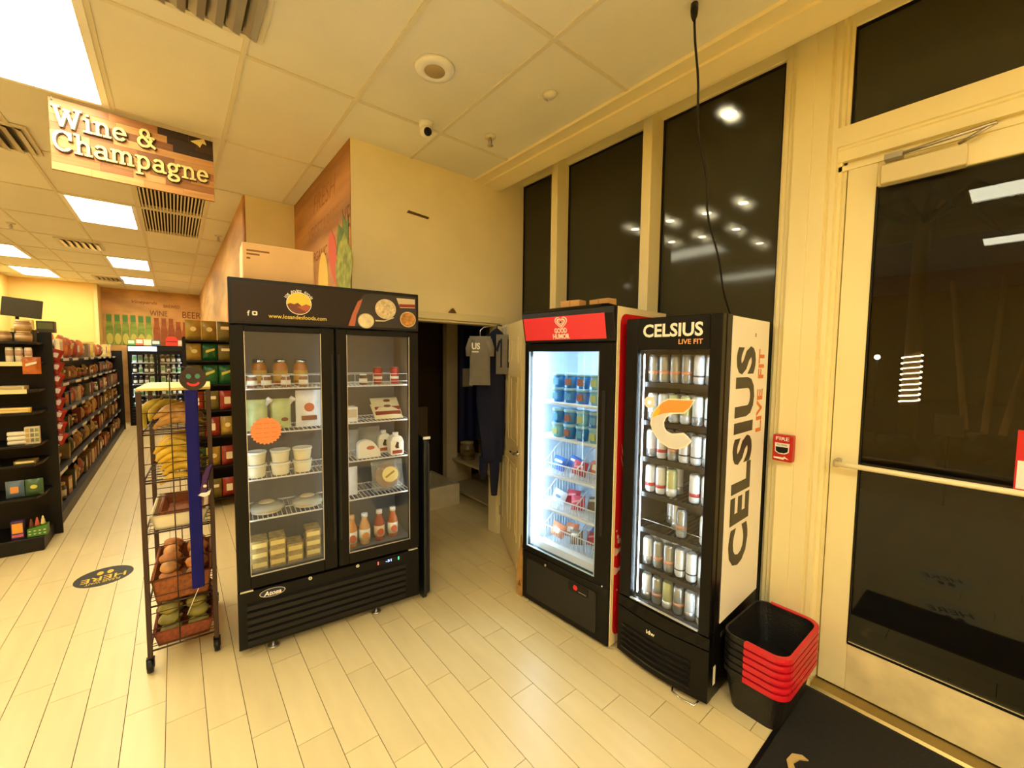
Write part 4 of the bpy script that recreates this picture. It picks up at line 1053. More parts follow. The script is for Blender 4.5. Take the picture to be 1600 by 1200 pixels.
# freezer lamp, shelves, wire baskets
MB().box(0.052, 0.085, 0.06, 0.075, 0.46, 1.80).build('lamp_tube', emitter('freezer_lamp', (0.66, 0.87, 1.0), 13.0), gh)
MB().box(0.10, GX1+0.04, 0.07, 0.16, 1.845, 1.868).build('top_lamp', emitter('freezer_lamp_top', (0.72, 0.90, 1.0), 4.0), gh)
m_shw = M('freezer_shelf', (232, 242, 248), 0.4)
GS = [1.485, 1.235, 0.965, 0.715]
for z in GS: MB().box(0.036, GW-0.036, 0.085, GD-0.03, z-0.016, z).build('shelf', m_shw, gh, bev=0.003)
MB().prism([(0.06, 0.41), (0.075, 0.455), (0.115, 0.465), (0.13, 0.41)], 0.036, GW-0.036, 'yz').build('bottom_ledge', m_shw, gh)
def wire_basket(z, y0, h, hb):
    mb = MB(); x0, x1, y1 = 0.11, GW-0.045, GD-0.04
    n = 30
    mb.tube([(x0, y0, z+h), (x1, y0, z+h)], 0.0045, 6); mb.tube([(x0, y0, z+0.004), (x1, y0, z+0.004)], 0.003, 5)
    for i in range(n+1):
        x = x0+(x1-x0)*i/n; mb.tube([(x, y0, z+0.004), (x, y0, z+h)], 0.0026, 4)
    for q in range(3):
        x = x0+(x1-x0)*q/2
        P = [(x, y0, z+h), (x, y0+0.05, z+h+0.02), (x, y0+0.16, z+hb-0.02), (x, y0+0.22, z+hb), (x, y1, z+hb)]
        mb.tube(P, 0.0045, 6)
        for k in range(14):
            y = y0+0.02+(y1-y0-0.03)*k/13
            tt = (y-y0)/(0.22)
            top = z+h+(hb-h)*min(1, max(0, tt))**0.8
            mb.tube([(x, y, z+0.004), (x, y, top-0.001)], 0.0024, 4)
    mb.tube([(x0, y1, z+0.004), (x1, y1, z+0.004)], 0.003, 5)
    for k in range(6):
        x = x0+(x1-x0)*k/5; mb.tube([(x, y0, z+0.004), (x, y1, z+0.004)], 0.0018, 4)
    return mb.build('wire_basket', m_shw, gh)
wire_basket(0.968, 0.10, 0.075, 0.20); wire_basket(0.718, 0.10, 0.075, 0.20); wire_basket(0.468, 0.11, 0.105, 0.22)
IG = 'in the ice-cream freezer'
def cup_make(col, prt):
    def f():
        t = thing('ice_cream_tub', 'x', 'ice cream')
        MB().lathe([(0.036, 0), (0.046, 0.088)], 16).build('cup', col, t)
        MB().lathe([(0.049, 0.083), (0.05, 0.099), (0.046, 0.101), (0, 0.101)], 16).build('lid', M('lid_blue', (150, 205, 236), 0.4), t)
        MB().prism(rrect(-0.022, 0.022, 0.02, 0.066, 0.006, 3), -0.0475, -0.03, 'xz').build('printed_picture', prt, t)
        return t
    return Kind(f)
kb = [cup_make(M('tub_blue', (40, 130, 205), 0.4), M('tub_blue_light', (90, 170, 225), 0.5)), cup_make(M('tub_blue'), M('tub_print_brown', (150, 100, 84), 0.5)), cup_make(M('tub_sky', (120, 196, 226), 0.4), M('tub_print_green', (176, 196, 130), 0.5))]
pat = [[0, 0, 1, 2, 2], [0, 1, 1, 2, 2]]
for si, z in enumerate(GS[:2]):
    for i in range(5):
        for j in range(2):
            if si == 1 and i == 4: continue
            k = kb[pat[j][i] if si == 0 else [0, 1, 2, 0, 0][i] if j else [2, 1, 0, 2, 0][i]]
            k.put(GF(0.20+0.107*i, 0.155+0.004*j, z+0.102*j), GR, 'blue ice cream tub, %s row, %s from left, %s freezer shelf' % (('lower', 'upper')[j], ORD[i], ORD[si]), 'ice cream tubs in the freezer')
kwt = jar_kind('white_tub', 'ice cream', 0.047, 0.105, M('tub_white2', (236, 240, 240), 0.4), m_white, M('tub_label_print', (214, 222, 226), 0.5))
for j in range(2): kwt.put(GF(0.20+0.107*4, 0.155, GS[1]+0.106*j), GR, '%s white ice cream tub at the right of the second shelf %s' % (('lower', 'upper')[j], IG), 'white ice cream tubs')
def kbarf(col, lab): return bag_kind('ice_cream_wrapper', 'ice cream', 0.12, 0.10, 0.04, col, lab)
kbar = [kbarf(M('wrap_orange', (214, 130, 90), 0.4), m_lab), kbarf(M('wrap_red', (196, 54, 70), 0.4), M('wrap_pink', (236, 150, 160), 0.5)), kbarf(M('wrap_blue', (60, 110, 200), 0.4), m_lab), kbarf(M('wrap_brown', (120, 100, 84), 0.4), m_lab), kbarf(M('wrap_pale', (206, 214, 230), 0.4), M('wrap_blue'))]
for bi, (z, items) in enumerate(((0.974, [2, 2, 1, 0, 0, 4]), (0.724, [4, 1, 1, 3, 4, 0]), (0.474, [0, 0, 3, 1, 2, 4]))):
    for i, c in enumerate(items):
        kbar[c].put(GF(0.165+i*0.095+(0.01 if i > 2 else 0), 0.19+0.05*(i % 2), z+(0.012 if i % 2 else 0)), 0, '%s wrapped ice cream from the left in the %s freezer basket' % (ORD[i], ('top', 'middle', 'bottom')[bi]), 'wrapped ice creams in wire baskets', (R(-18-10*(i % 2)), R(random.uniform(-14, 14)), GR))
for i in range(2): kbar[(2, 3)[i]].put(GF(0.47+0.06*i, 0.27, 0.56+0.03*i), 0, ('blue' if i == 0 else 'brown') + ' ice cream wrapper lying on top of the heap in the bottom wire basket', None, (R(-60), R(12), GR))
# small cartons on top
def mk_sbox(l, w):
    def f():
        t = thing('small_carton', l, 'box')
        MB().box(-w/2, w/2, -0.04, 0.04, 0, 0.042).build('carton', M('carton_brown', (206, 158, 92), 0.75), t, bev=0.002)
        MB().box(-0.006, 0.006, -0.0412, 0.0412, 0.0, 0.0428).build('tape', M('tape_brown', (186, 138, 74), 0.4), t)
        return t
    return Kind(f)
mk_sbox('small tan carton on top of the ice-cream freezer, left one', 0.15).put(GF(0.36, 0.09, GT+0.029), GR+R(4))
mk_sbox('small tan carton on top of the ice-cream freezer, right one', 0.16).put(GF(0.545, 0.16, GT+0.029), GR-R(8))

# torn cardboard strip between closet door and freezer
t = thing('cardboard_strip', 'torn upright strip of cardboard leaning on the left side of the freezer', 'cardboard', GF(-0.035, 0.02, 0), GR)
pts = [(-0.04, 0), (0.026, 0.0), (0.028, 0.30), (0.02, 0.34), (0.024, 0.42), (0.012, 0.36), (0.004, 0.47), (-0.004, 0.38), (-0.02, 0.32), (-0.032, 0.26)]
MB().prism(pts, -0.004, 0.004, 'xz').build('board', M('corrugated_card', (176, 134, 74), 0.85, noise=(12, 0.25)), t)
MB().prism([(-0.024, 0.075), (0.012, 0.075), (-0.002, 0.125)], -0.0055, -0.004, 'xz').build('printed_triangle', M('card_ink', (120, 84, 40), 0.8), t)

# ================================================================== UPRIGHT CAN COOLER (white lettered side)
CR = R(-88.3)
CF = Frame((2.040, 1.450, 0.0), CR)
ce = thing('can_cooler', 'slim black glass-door drinks cooler with big dark lettering on its white side panel', 'refrigerator', (2.040, 1.450, 0.0), CR)
CW, CD, CT = 0.542, 0.632, 2.02
cb = MB()
cb.box(0, 0.028, 0.05, CD, 0.03, CT); cb.box(CW-0.028, CW, 0.05, CD, 0.03, CT); cb.box(0.028, CW-0.028, CD-0.02, CD, 0.03, CT)
cb.box(0.028, CW-0.028, 0.05, CD-0.02, 1.86, CT); cb.box(0.028, CW-0.028, 0.05, CD-0.02, 0.03, 0.345)
cb.build('cabinet', m_fr, ce, bev=0.003)
li = MB(); m_lid = M('cooler_liner_dark', (58, 56, 54), 0.5)
li.box(0.028, CW-0.028, CD-0.026, CD-0.02, 0.345, 1.86); li.box(0.028, 0.032, 0.05, CD-0.026, 0.345, 1.86); li.box(CW-0.032, CW-0.028, 0.05, CD-0.026, 0.345, 1.86)
li.box(0.032, CW-0.032, 0.05, CD-0.026, 0.345, 0.351)
li.build('liner', m_lid, ce)
dr = MB(); gx0, gx1, gz0, gz1 = 0.078, 0.480, 0.385, 1.842
dr.box(0.002, gx0, 0, 0.045, 0.38, CT); dr.box(gx1, CW-0.002, 0, 0.045, 0.38, CT); dr.box(gx0, gx1, 0, 0.045, gz1, CT); dr.box(gx0, gx1, 0.0, 0.045, 0.37, gz0)
cd = dr.build('door', m_fr, ce, bev=0.004)
MB().box(gx0, gx1, 0.012, 0.016, gz0, gz1).build('glass_pane', m_glassdoor, cd)
MB().box(gx0, gx1, -0.002, 0.01, gz0, gz0+0.006).build('trim_bead', M('bead_silver'), cd)
letters('lettering', 'CELSIUS', m_lw, cd, 0.335, 0.072, 0.0012, 0.028, at=(0.279, 0, 1.948))
letters('lettering', 'LIVE FIT', M('print_peach', (246, 176, 120), 0.5), cd, 0.128, 0.026, 0.0012, 0.02, at=(0.384, 0, 1.885))
# big letter C mark with degree sign on the glass
m_or = M('logo_orange', (247, 160, 72), 0.45); m_yl2 = M('logo_yellow2', (250, 200, 60), 0.45)
OR = [(0.178, 1.468), (0.192, 1.504), (0.235, 1.555), (0.27, 1.574), (0.406, 1.581), (0.388, 1.544), (0.356, 1.515), (0.287, 1.508), (0.244, 1.498), (0.211, 1.482)]
WH = [(0.178, 1.468), (0.211, 1.482), (0.244, 1.498), (0.283, 1.506), (0.256, 1.481), (0.242, 1.449), (0.245, 1.423), (0.262, 1.398), (0.298, 1.387), (0.36, 1.401), (0.398, 1.371), (0.369, 1.337), (0.322, 1.319), (0.28, 1.321), (0.228, 1.346), (0.188, 1.394), (0.173, 1.433)]
def scal(P, k, c=(0.28, 1.45)): return [(c[0]+(a-c[0])*k, c[1]+(b-c[1])*k) for a, b in P]
ring = [(a+(0.008 if a > 0.28 else -0.006), b+(0.006 if b > 1.46 else -0.006)) for a, b in OR[:6]] + [(0.364, 1.509), (0.296, 1.5), (0.262, 1.478), (0.249, 1.448), (0.252, 1.424), (0.267, 1.403), (0.298, 1.394), (0.362, 1.408), (0.408, 1.371), (0.374, 1.330), (0.322, 1.312), (0.278, 1.314), (0.223, 1.340), (0.182, 1.390), (0.166, 1.433)]
MB().prism(ring, 0.0102, 0.0118, 'xz').build('logo_outline', m_lw, cd)
MB().prism(OR, 0.009, 0.0102, 'xz').build('logo_swoosh', m_or, cd)
MB().prism([(0.178, 1.468), (0.188, 1.497), (0.215, 1.53), (0.225, 1.51), (0.211, 1.482)], 0.0084, 0.009, 'xz').build('logo_tip', m_yl2, cd)
MB().prism(WH, 0.009, 0.0102, 'xz').build('logo_body', M('logo_pale', (222, 220, 216), 0.45), cd)
dg = MB()
o_, i_ = ell(0.158, 1.551, 0.033, n=24), ell(0.158, 1.551, 0.010, n=24)
vs = [(a, 0.009, b) for a, b in o_]+[(a, 0.009, b) for a, b in i_]+[(a, 0.0118, b) for a, b in o_]+[(a, 0.0118, b) for a, b in i_]
fs = []
for k in range(24):
    k2 = (k+1) % 24
    fs += [(k, k2, 24+k2, 24+k), (48+k, 72+k, 72+k2, 48+k2), (k, 48+k, 48+k2, k2), (24+k, 24+k2, 72+k2, 72+k)]
dg.add(vs, fs); dg.build('logo_degree', m_lw, cd)
# curved lower front
def bow(z): return -0.028*math.sin(max(0, min(1, (z-0.02)/0.36))*PI)
n_ = 8
cf = MB()
for i in range(n_):
    a, b = i/n_, (i+1)/n_
    x0, x1 = CW*a, CW*b
    y0, y1 = -0.030*math.sin(PI*a), -0.030*math.sin(PI*b)
    cf.add([(x0, y0, 0.315), (x1, y1, 0.315), (x1, y1*0.4, 0.375), (x0, y0*0.4, 0.375), (x0, 0.05, 0.315), (x1, 0.05, 0.315), (x1, 0.05, 0.375), (x0, 0.05, 0.375)], [(0, 1, 2, 3), (3, 2, 6, 7), (0, 4, 5, 1)])
    cf.add([(x0, y0, 0.03), (x1, y1, 0.03), (x1, y1, 0.308), (x0, y0, 0.308), (x0, 0.05, 0.03), (x1, 0.05, 0.03), (x1, 0.05, 0.308), (x0, 0.05, 0.308)], [(0, 1, 2, 3), (3, 2, 6, 7), (0, 4, 5, 1)])
for x in (0, CW):
    cf.add([(x, 0, 0.03), (x, 0, 0.308), (x, 0.05, 0.308), (x, 0.05, 0.03)], [(0, 1, 2, 3)])
bpn = cf.build('base_panel', m_fr, ce)
lv = None
for k in range(5):
    mb = MB(); z = 0.062+k*0.034
    if lv is None:
        for i in range(10):
            a, b = 0.06+0.78*i/10, 0.06+0.78*(i+1)/10
            y0, y1 = -0.030*math.sin(PI*a)-0.002, -0.030*math.sin(PI*b)-0.002
            mb.add([(CW*a, y0, 0), (CW*b, y1, 0), (CW*b, y1-0.009, 0.016), (CW*a, y0-0.009, 0.016), (CW*b, y1, 0.02), (CW*a, y0, 0.02)], [(0, 1, 2, 3), (3, 2, 4, 5)])
        lv = mb.build('louver', M('louver_black'), bpn); o = lv
    else: o = bpy.data.objects.new('louver', lv.data); COL.objects.link(o); o.parent = bpn
    o.location = (0, 0, z)
letters('lettering', 'idw', m_lw, bpn, 0.052, 0.024, 0.001, 0.03, at=(0.235, -0.0325, 0.262))
# side panel lettering
X0 = CW
sp2 = MB().box(X0, X0+0.003, 0.11, CD-0.002, 0.415, CT-0.006).build('side_panel', M('side_white', (252, 246, 234), 0.35), ce)
AX, AY = (0, 0, 1), (0, -1, 0)
letters('side_lettering', 'CELSIUS', M('side_ink', (34, 32, 28), 0.4), ce, 1.20, 0.265, 0.0008, 0.045, AX, AY, (X0+0.003, 0.305, 1.268), spacing=1.08)
letters('side_lettering', 'LIVE', M('side_orange', (226, 120, 40), 0.4), ce, 0.245, 0.085, 0.0008, 0.03, AX, AY, (X0+0.003, 0.525, 1.5075)); letters('side_lettering', 'FIT', M('side_orange'), ce, 0.165, 0.085, 0.0008, 0.03, AX, AY, (X0+0.003, 0.525, 1.7725))
letters('side_lettering', 'o', M('side_ink'), ce, 0.02, 0.02, 0.0008, 0.02, AX, AY, (X0+0.003, 0.42, 1.93))
letters('side_lettering', 'ESSENTIAL ENERGY', M('side_faint', (120, 112, 96), 0.5), ce, 0.46, 0.026, 0.0008, 0.01, (0, 1, 0), (0, 0, 1), (X0+0.0005, 0.36, 0.345))
MB().box(X0, X0+0.0015, 0.06, 0.085, 0.10, 0.2).build('rating_label', m_lab, ce)
ff = MB().tube([(0, 0, 0.02), (0.01, -0.03, 0.008), (0.06, -0.04, 0.006), (0.13, -0.03, 0.006), (0.14, 0, 0.02)], 0.005, 6)
ff.build('kick_wire', m_chrome, ce, loc=(0.36, 0.0, 0))
for x in (0.05, CW-0.05):
    for y in (0.1, CD-0.08): MB().cyl((x, y, 0.0), 0.022, 0.03, 12).build('foot', m_black, ce)
# inside: led, black shelves, cans
MB().box(0.085, 0.090, 0.06, 0.064, 0.40, 1.82).build('led_strip', emitter('led_bright', (0.72, 0.89, 1.0), 22.0), ce)
MB().box(0.468, 0.473, 0.06, 0.064, 0.40, 1.82).build('led_strip', emitter('led_bright', (0.72, 0.89, 1.0), 22.0), ce)
CS = [1.660, 1.437, 1.222, 1.013, 0.800, 0.572, 0.352]
m_sb = M('shelf_black', (24, 24, 26), 0.4)
for z in CS[:-1]:
    mb = MB(); mb.box(0.036, CW-0.036, 0.075, 0.081, z-0.028, z); mb.box(0.036, CW-0.036, 0.50, 0.506, z-0.012, z)
    for i in range(17):
        x = 0.04+(CW-0.08)*i/16; mb.box(x-0.002, x+0.002, 0.081, 0.50, z-0.006, z)
    mb.build('shelf', m_sb, ce)
wr = MB()
for z in (CS[4],): wr.tube([(0.05, 0.09, z), (0.05, 0.09, z+0.045), (CW-0.05, 0.09, z+0.045), (CW-0.05, 0.09, z)], 0.002, 5)
wr.build('wire_rail', m_metal, ce)
m_canw = M('can_white', (232, 236, 236), 0.3, 0.25)
m_cans = M('can_silver', (178, 182, 180), 0.28, 0.7)
cans = [can_kind('drink_can', 'x', 'can', 0.0285, 0.157, m_canw, m_metal, m_cans, (0.02, 0.30)),
        can_kind('drink_can', 'x', 'can', 0.0285, 0.157, m_canw, m_metal, M('band_red', (196, 60, 66), 0.35), (0.22, 0.34)),
        can_kind('drink_can', 'x', 'can', 0.0285, 0.157, m_cans, m_metal, M('band_peach', (222, 160, 130), 0.35), (0.3, 0.42)),
        can_kind('drink_can', 'x', 'can', 0.0285, 0.157, M('can_lime', (206, 210, 150), 0.3, 0.3), m_metal, m_canw, (0.05, 0.3)),
        can_kind('drink_can', 'x', 'can', 0.0285, 0.157, m_canw, m_metal, M('band_dark', (70, 70, 74), 0.35), (0.24, 0.29))]
rows = [[2, 2, 2, 2, 4, 0], [0, 0, 3, 3, 0, 4], [0, 1, 2, 4, 4, 0], [1, 1, 3, -1, 1, 0], [-1, -1, 0, 2, -1, 4], [0, 2, 2, 4, 4, 0], [0, 2, 3, 2, 0, 4]]
for r_, row in enumerate(rows):
    z = CS[r_]+0.0008
    for i, c in enumerate(row):
        if c < 0: continue
        y = 0.125 if not (r_ == 4 and i == 2) else 0.20
        cans[c].put(CF(0.112+0.0665*i, y, z), random.uniform(0, 6), 'slim front-row can, %s from left on the %s shelf of the can cooler' % (ORD[i], ORD[r_]), 'slim cans in the black can cooler')
    for i in range(6):
        if r_ in (3, 4) and i in (0, 3, 4): continue
        if random.random() < 0.7:
            cans[random.choice([0, 2, 4])].put(CF(0.112+0.0665*i, 0.20 if r_ != 4 else 0.27, z), random.uniform(0, 6), 'slim second-row can, %s from left on the %s shelf of the can cooler' % (ORD[i], ORD[r_]), 'slim cans in the black can cooler')
# power cable hanging from the ceiling to the cooler
cbm = MB()
pts = []
p0, p1 = Vector((1.90, 1.03, 3.40)), Vector(CF(0.43, 0.36, CT+0.02))
for i in range(25):
    f_ = i/24; p = p0.lerp(p1, f_); w_ = math.sin(f_*PI)
    pts.append((p.x-0.05*w_+0.008*math.sin(f_*17), p.y+0.02*w_+0.006*math.sin(f_*23), p.z-0.04*w_))
pts.append((p1.x+0.03, p1.y-0.01, CT+0.008)); pts.append((p1.x+0.1, p1.y+0.01, CT+0.008))
ck = thing('power_cable', 'thin black power cable hanging from the ceiling to the top of the can cooler', 'cable', tuple(p0))
cbm.tube([tuple(Vector(q)-p0) for q in pts], 0.0055, 6); cbm.build('cord', m_black, ck)
MB().lathe([(0.006, -0.055), (0.014, -0.035), (0.017, -0.01), (0.016, 0.02)], 12).build('plug_boot', m_black, ck)

# ================================================================== STACK OF SHOPPING BASKETS
m_bk = M('basket_black', (18, 18, 18), 0.5, bump=(120, 0.4)); m_bkr = M('basket_red', (206, 26, 44), 0.35)
def loop_rr(w, d, r, z, n=5): return [(a, b, z) for a, b in rrect(-w/2, w/2, -d/2, d/2, r, n)]
def mk_basket():
    t = thing('shopping_basket', 'x', 'basket')
    mb = MB(); lv_ = [loop_rr(0.40, 0.225, 0.05, 0.0), loop_rr(0.455, 0.285, 0.06, 0.185), loop_rr(0.47, 0.30, 0.065, 0.19), loop_rr(0.47, 0.30, 0.065, 0.215), loop_rr(0.452, 0.282, 0.06, 0.215), loop_rr(0.448, 0.278, 0.06, 0.185), loop_rr(0.39, 0.215, 0.048, 0.006)]
    n = len(lv_[0]); vs = [p for l in lv_ for p in l]; fs = []
    for j in range(len(lv_)-1):
        for i in range(n):
            i2 = (i+1) % n; fs.append((j*n+i, j*n+i2, (j+1)*n+i2, (j+1)*n+i))
    fs.append(tuple(range(n-1, -1, -1))); fs.append(tuple(range((len(lv_)-1)*n, len(lv_)*n)))
    mb.add(vs, fs); mb.build('body', m_bk, t)
    # red grip rail round the near right end of the rim
    base = rrect(-0.237, 0.237, -0.152, 0.152, 0.067, 6)
    sel = [p for p in base]
    # order starts at lower right corner, going counter-clockwise
    path = [(-0.237, 0.03)]+base[21:28]+base[0:7]+[(0.237, 0.085)]
    vs = []; fs = []
    for (a, b) in path:
        L_ = math.hypot(a, b); ux, uy = a/L_, b/L_
        for (off, z) in ((0.0, 0.191), (0.012, 0.193), (0.014, 0.205), (0.012, 0.219), (-0.012, 0.2195), (-0.012, 0.214)):
            vs.append((a+ux*off, b+uy*off, z))
    k = 6
    for i in range(len(path)-1):
        for j in range(k-1): fs.append((i*k+j, i*k+j+1, (i+1)*k+j+1, (i+1)*k+j))
    MB().add(vs, fs, 0, False).build('grip_rail', m_bkr, t)
    return t
kbk = Kind(mk_basket)
for i in range(6):
    kbk.put((2.385, 0.742, 0.001+0.036*i), R(-1), ('bottom black basket of the stack, red grip rail lowest' if i == 0 else 'top black basket of the stack with its red grip rail' if i == 5 else 'black basket with red grip rail, %s from the bottom of the stack' % ORD[i]), 'stacked shopping baskets beside the can cooler')

# ================================================================== WIRE PRODUCE RACK
m_rk = M('rack_brown', (58, 34, 24), 0.4)
rk = thing('produce_rack', 'narrow dark brown wheeled wire rack holding plantains and bananas', 'rack', (-0.004, 2.995, 0.0), R(-3))
RWd, RDp = 0.305, 0.56
for x in (-RWd/2, RWd/2):
    for y in (0.0, RDp):
        MB().box(x-0.0115, x+0.0115, y-0.0115, y+0.0115, 0.075, 1.585).build('post', m_rk, rk, bev=0.002)
        cs_ = MB(); cs_.lathe([(0.0, -0.014), (0.034, -0.014), (0.038, -0.008), (0.038, 0.008), (0.034, 0.014), (0, 0.014)], 16, (x, y-0.012, 0.0385), 'x')
        cs_.box(x-0.018, x-0.015, y-0.02, y+0.008, 0.03, 0.082); cs_.box(x+0.015, x+0.018, y-0.02, y+0.008, 0.03, 0.082); cs_.box(x-0.018, x+0.018, y-0.015, y+0.012, 0.072, 0.08)
        cs_.build('caster', m_black, rk)
def wgrid(y, mb):
    n = 15
    for i in range(n+1):
        z = 0.14+(1.56-0.14)*i/n; mb.tube([(-RWd/2, y, z), (RWd/2, y, z)], 0.0026, 5)
    for x in (-0.02, ): mb.tube([(x, y-0.004, 0.12), (x, y-0.004, 1.70), (x+0.06, y-0.004, 1.72), (x+0.11, y-0.004, 1.70)] if y < 0.1 else [(x, y, 0.12), (x, y, 1.585)], 0.003, 5)
mb = MB(); wgrid(0.0, mb); mb.build('front_grid', m_rk, rk)
mb = MB(); wgrid(RDp, mb); mb.build('back_grid', m_rk, rk)
mb = MB()
for i in range(15):
    z = 0.14+1.42*i/14; mb.tube([(RWd/2, 0, z), (RWd/2, RDp, z)], 0.0022, 4)
mb.build('side_grid', m_rk, rk)
def rshelf(z, tilt=0.0):
    mb = MB()
    mb.tube([(-RWd/2, 0, z), (RWd/2, 0, z-tilt)], 0.005, 6); mb.tube([(-RWd/2, RDp, z), (RWd/2, RDp, z-tilt)], 0.005, 6)
    for s_ in (-1, 1): mb.tube([(s_*RWd/2, 0, z-(tilt if s_ > 0 else 0)), (s_*RWd/2, RDp, z-(tilt if s_ > 0 else 0))], 0.005, 6)
    for i in range(9):
        y = RDp*i/8; mb.tube([(-RWd/2, y, z), (RWd/2, y, z-tilt)], 0.0025, 4)
    mb.build('wire_shelf', m_rk, rk)
SZ = [1.345, 1.075, 0.79, 0.37, 0.115]
for z in SZ: rshelf(z)
bt = MB().box(-RWd/2-0.012, RWd/2+0.012, -0.0, RDp+0.01, 1.588, 1.604).build('top_board', M('rack_board', (244, 222, 140), 0.5), rk, bev=0.003)
RKF = Frame((-0.004, 2.995, 0.0), R(-3))
def rp_(k, x, y, z, label, group=None, rot=None, rz=0.0):
    rr_ = None if rot is None else (rot[0], rot[1], rot[2]+RKF.rz)
    return k.put(RKF(x, y, z), RKF.rz+rz, label, group, rr_)
def mk_banana(col, r=0.018, L=0.17, bend=0.05):
    def f():
        t = thing('banana', 'x', 'fruit')
        pts = []; rad = []
        for i in range(9):
            f_ = i/8; pts.append(((f_-0.5)*L, 0, bend*(4*f_*(1-f_))-0.0)); rad.append(r*(0.34 if i == 0 else 0.3 if i == 8 else 0.75 if i in (1, 7) else 1.0))
        pts = [(a, b, c+r) for a, b, c in pts]
        MB().tube(pts, rad, 7).build('peel', col, t)
        MB().tube([(L*0.5-0.004, 0, r), (L*0.5+0.022, 0, r-0.006)], [r*0.32, r*0.28], 6).build('stem', M('banana_stem', (120, 100, 40), 0.7), t)
        return t
    return Kind(f)
k_pl = mk_banana(M('plantain_brown', (200, 150, 72), 0.5, noise=(30, 0.4), rnd=0.15), 0.021, 0.2, 0.045)
k_bn = mk_banana(M('banana_yellow', (226, 186, 50), 0.45, noise=(25, 0.2), rnd=0.1), 0.019, 0.17, 0.05)
k_gp = mk_banana(M('plantain_green', (190, 170, 60), 0.5, noise=(25, 0.3)), 0.02, 0.17, 0.045)
for j in range(3):
    for i in range(4):
        rp_(k_pl, 0.0+0.02*(j % 2), 0.05+0.115*i, SZ[0]+0.007+0.026*j, 'brown plantain, %s layer, %s from the front, top produce rack shelf' % (ORD[j], ORD[i]), 'plantains on the top rack shelf', (R(random.uniform(-12, 12)), R(random.uniform(-6, 6)), R(random.uniform(-8, 8))))
rp_(k_gp, -0.085, 0.10, SZ[0]+0.10, 'pale green plantain sticking up at the left of the top rack shelf', None, (0, R(-68), R(10)))
rp_(k_gp, -0.05, 0.22, SZ[0]+0.09, 'second pale plantain sticking up behind the first on the top rack shelf', None, (0, R(-40), R(10)))
for j in range(5):
    for i in range(4):
        rp_(k_bn, 0.015-0.008*j+0.01*(i % 2), 0.045+0.12*i, SZ[1]+0.008+0.034*j, 'yellow banana, %s layer, %s from the front, second produce rack shelf' % (ORD[j], ORD[i]), 'bananas on the second rack shelf', (R(random.uniform(-14, 14)), R(random.uniform(-10, 2)), R(random.uniform(-14, 14))))
for i in range(2):
    rp_(k_bn, 0.0, 0.07+0.2*i, SZ[1]-0.055, ('front' if i == 0 else 'rear')+' banana lying below the second rack shelf', 'bananas below the second shelf', (0, R(4), R(4)))
# trays
def mk_tray(name, w, d, h, mat, label):
    def f():
        t = thing(name, label, 'tray')
        mb = MB(); s_ = 0.012
        mb.prism([(-w/2+0.02, 0), (w/2-0.02, 0), (w/2, h), (w/2-0.008, h), (w/2-0.026, 0.008), (-w/2+0.026, 0.008), (-w/2+0.008, h), (-w/2, h)], -d/2, d/2, 'xz')
        mb.prism([(-w/2+0.02, 0), (w/2-0.02, 0), (w/2, h), (-w/2, h)], -d/2, -d/2+0.008, 'xz'); mb.prism([(-w/2+0.02, 0), (w/2-0.02, 0), (w/2, h), (-w/2, h)], d/2-0.008, d/2, 'xz')
        mb.build('basin', mat, t)
        rm = MB().tube([(-w/2, -d/2, h), (w/2, -d/2, h), (w/2, d/2, h), (-w/2, d/2, h)], 0.006, 6, closed=True); rm.build('rim', mat, t)
        return t
    return Kind(f)
m_tray = M('tray_wicker', (150, 84, 40), 0.6, noise=(60, 0.4)); m_foam = M('tray_foam', (238, 226, 190), 0.6)
rp_(mk_tray('white_tray', 0.26, 0.48, 0.075, m_foam, 'empty white tray on the third shelf of the produce rack'), 0, 0.27, SZ[2]+0.006, None)
rp_(mk_tray('wicker_tray', 0.235, 0.40, 0.07, m_tray, 'shallow brown wicker tray standing in the white tray'), 0.02, 0.28, SZ[2]+0.016, None, (0, 0, 0))
rp_(mk_tray('wicker_tray', 0.275, 0.52, 0.13, m_tray, 'brown wicker tray of roots on the fourth shelf of the produce rack'), 0, 0.275, SZ[3]+0.006, None)
rp_(mk_tray('wicker_tray', 0.275, 0.52, 0.08, M('tray_wicker_red', (132, 62, 34), 0.6, noise=(60, 0.4)), 'lowest brown wicker tray of green roots on the produce rack'), 0, 0.275, SZ[4]+0.006, None)
def mk_root(col, a, b, c):
    def f():
        t = thing('root_vegetable', 'x', 'vegetable')
        MB().ball((0, 0, c), (a, b, c), 12, jit=0.07).build('root', col, t)
        MB().tube([(a*0.92, 0, c), (a*1.12, 0, c*1.1)], [c*0.35, c*0.12], 6).build('stub', M('root_stub', (120, 84, 44), 0.8), t)
        return t
    return Kind(f)
k_r1 = mk_root(M('yam_skin', (206, 134, 74), 0.6, noise=(20, 0.35), rnd=0.2), 0.056, 0.045, 0.036)
k_r2 = mk_root(M('onion_skin', (226, 166, 104), 0.4, noise=(16, 0.3), rnd=0.2), 0.042, 0.042, 0.036)
k_r3 = mk_root(M('chayote_skin', (150, 140, 70), 0.55, noise=(20, 0.3), rnd=0.2), 0.056, 0.046, 0.038)
cnt = 0
for j in range(3):
    for iy in range(4):
        for ix in range(2):
            k = k_r1 if (ix+iy+j) % 2 else k_r2
            cnt += 1
            rp_(k, -0.062+0.125*ix+random.uniform(-0.01, 0.01)*(2-j), 0.085+0.125*iy, SZ[3]+0.016+0.062*j, '%s root, %s layer, %s column, %s from front, upper wicker tray' % ('brown' if k is k_r1 else 'pale round', ORD[j], ('left', 'right')[ix], ORD[iy]), 'root vegetables in the fourth-shelf tray', (R(random.uniform(-15, 15)), R(random.uniform(-12, 12)), random.uniform(-0.4, 0.4)))
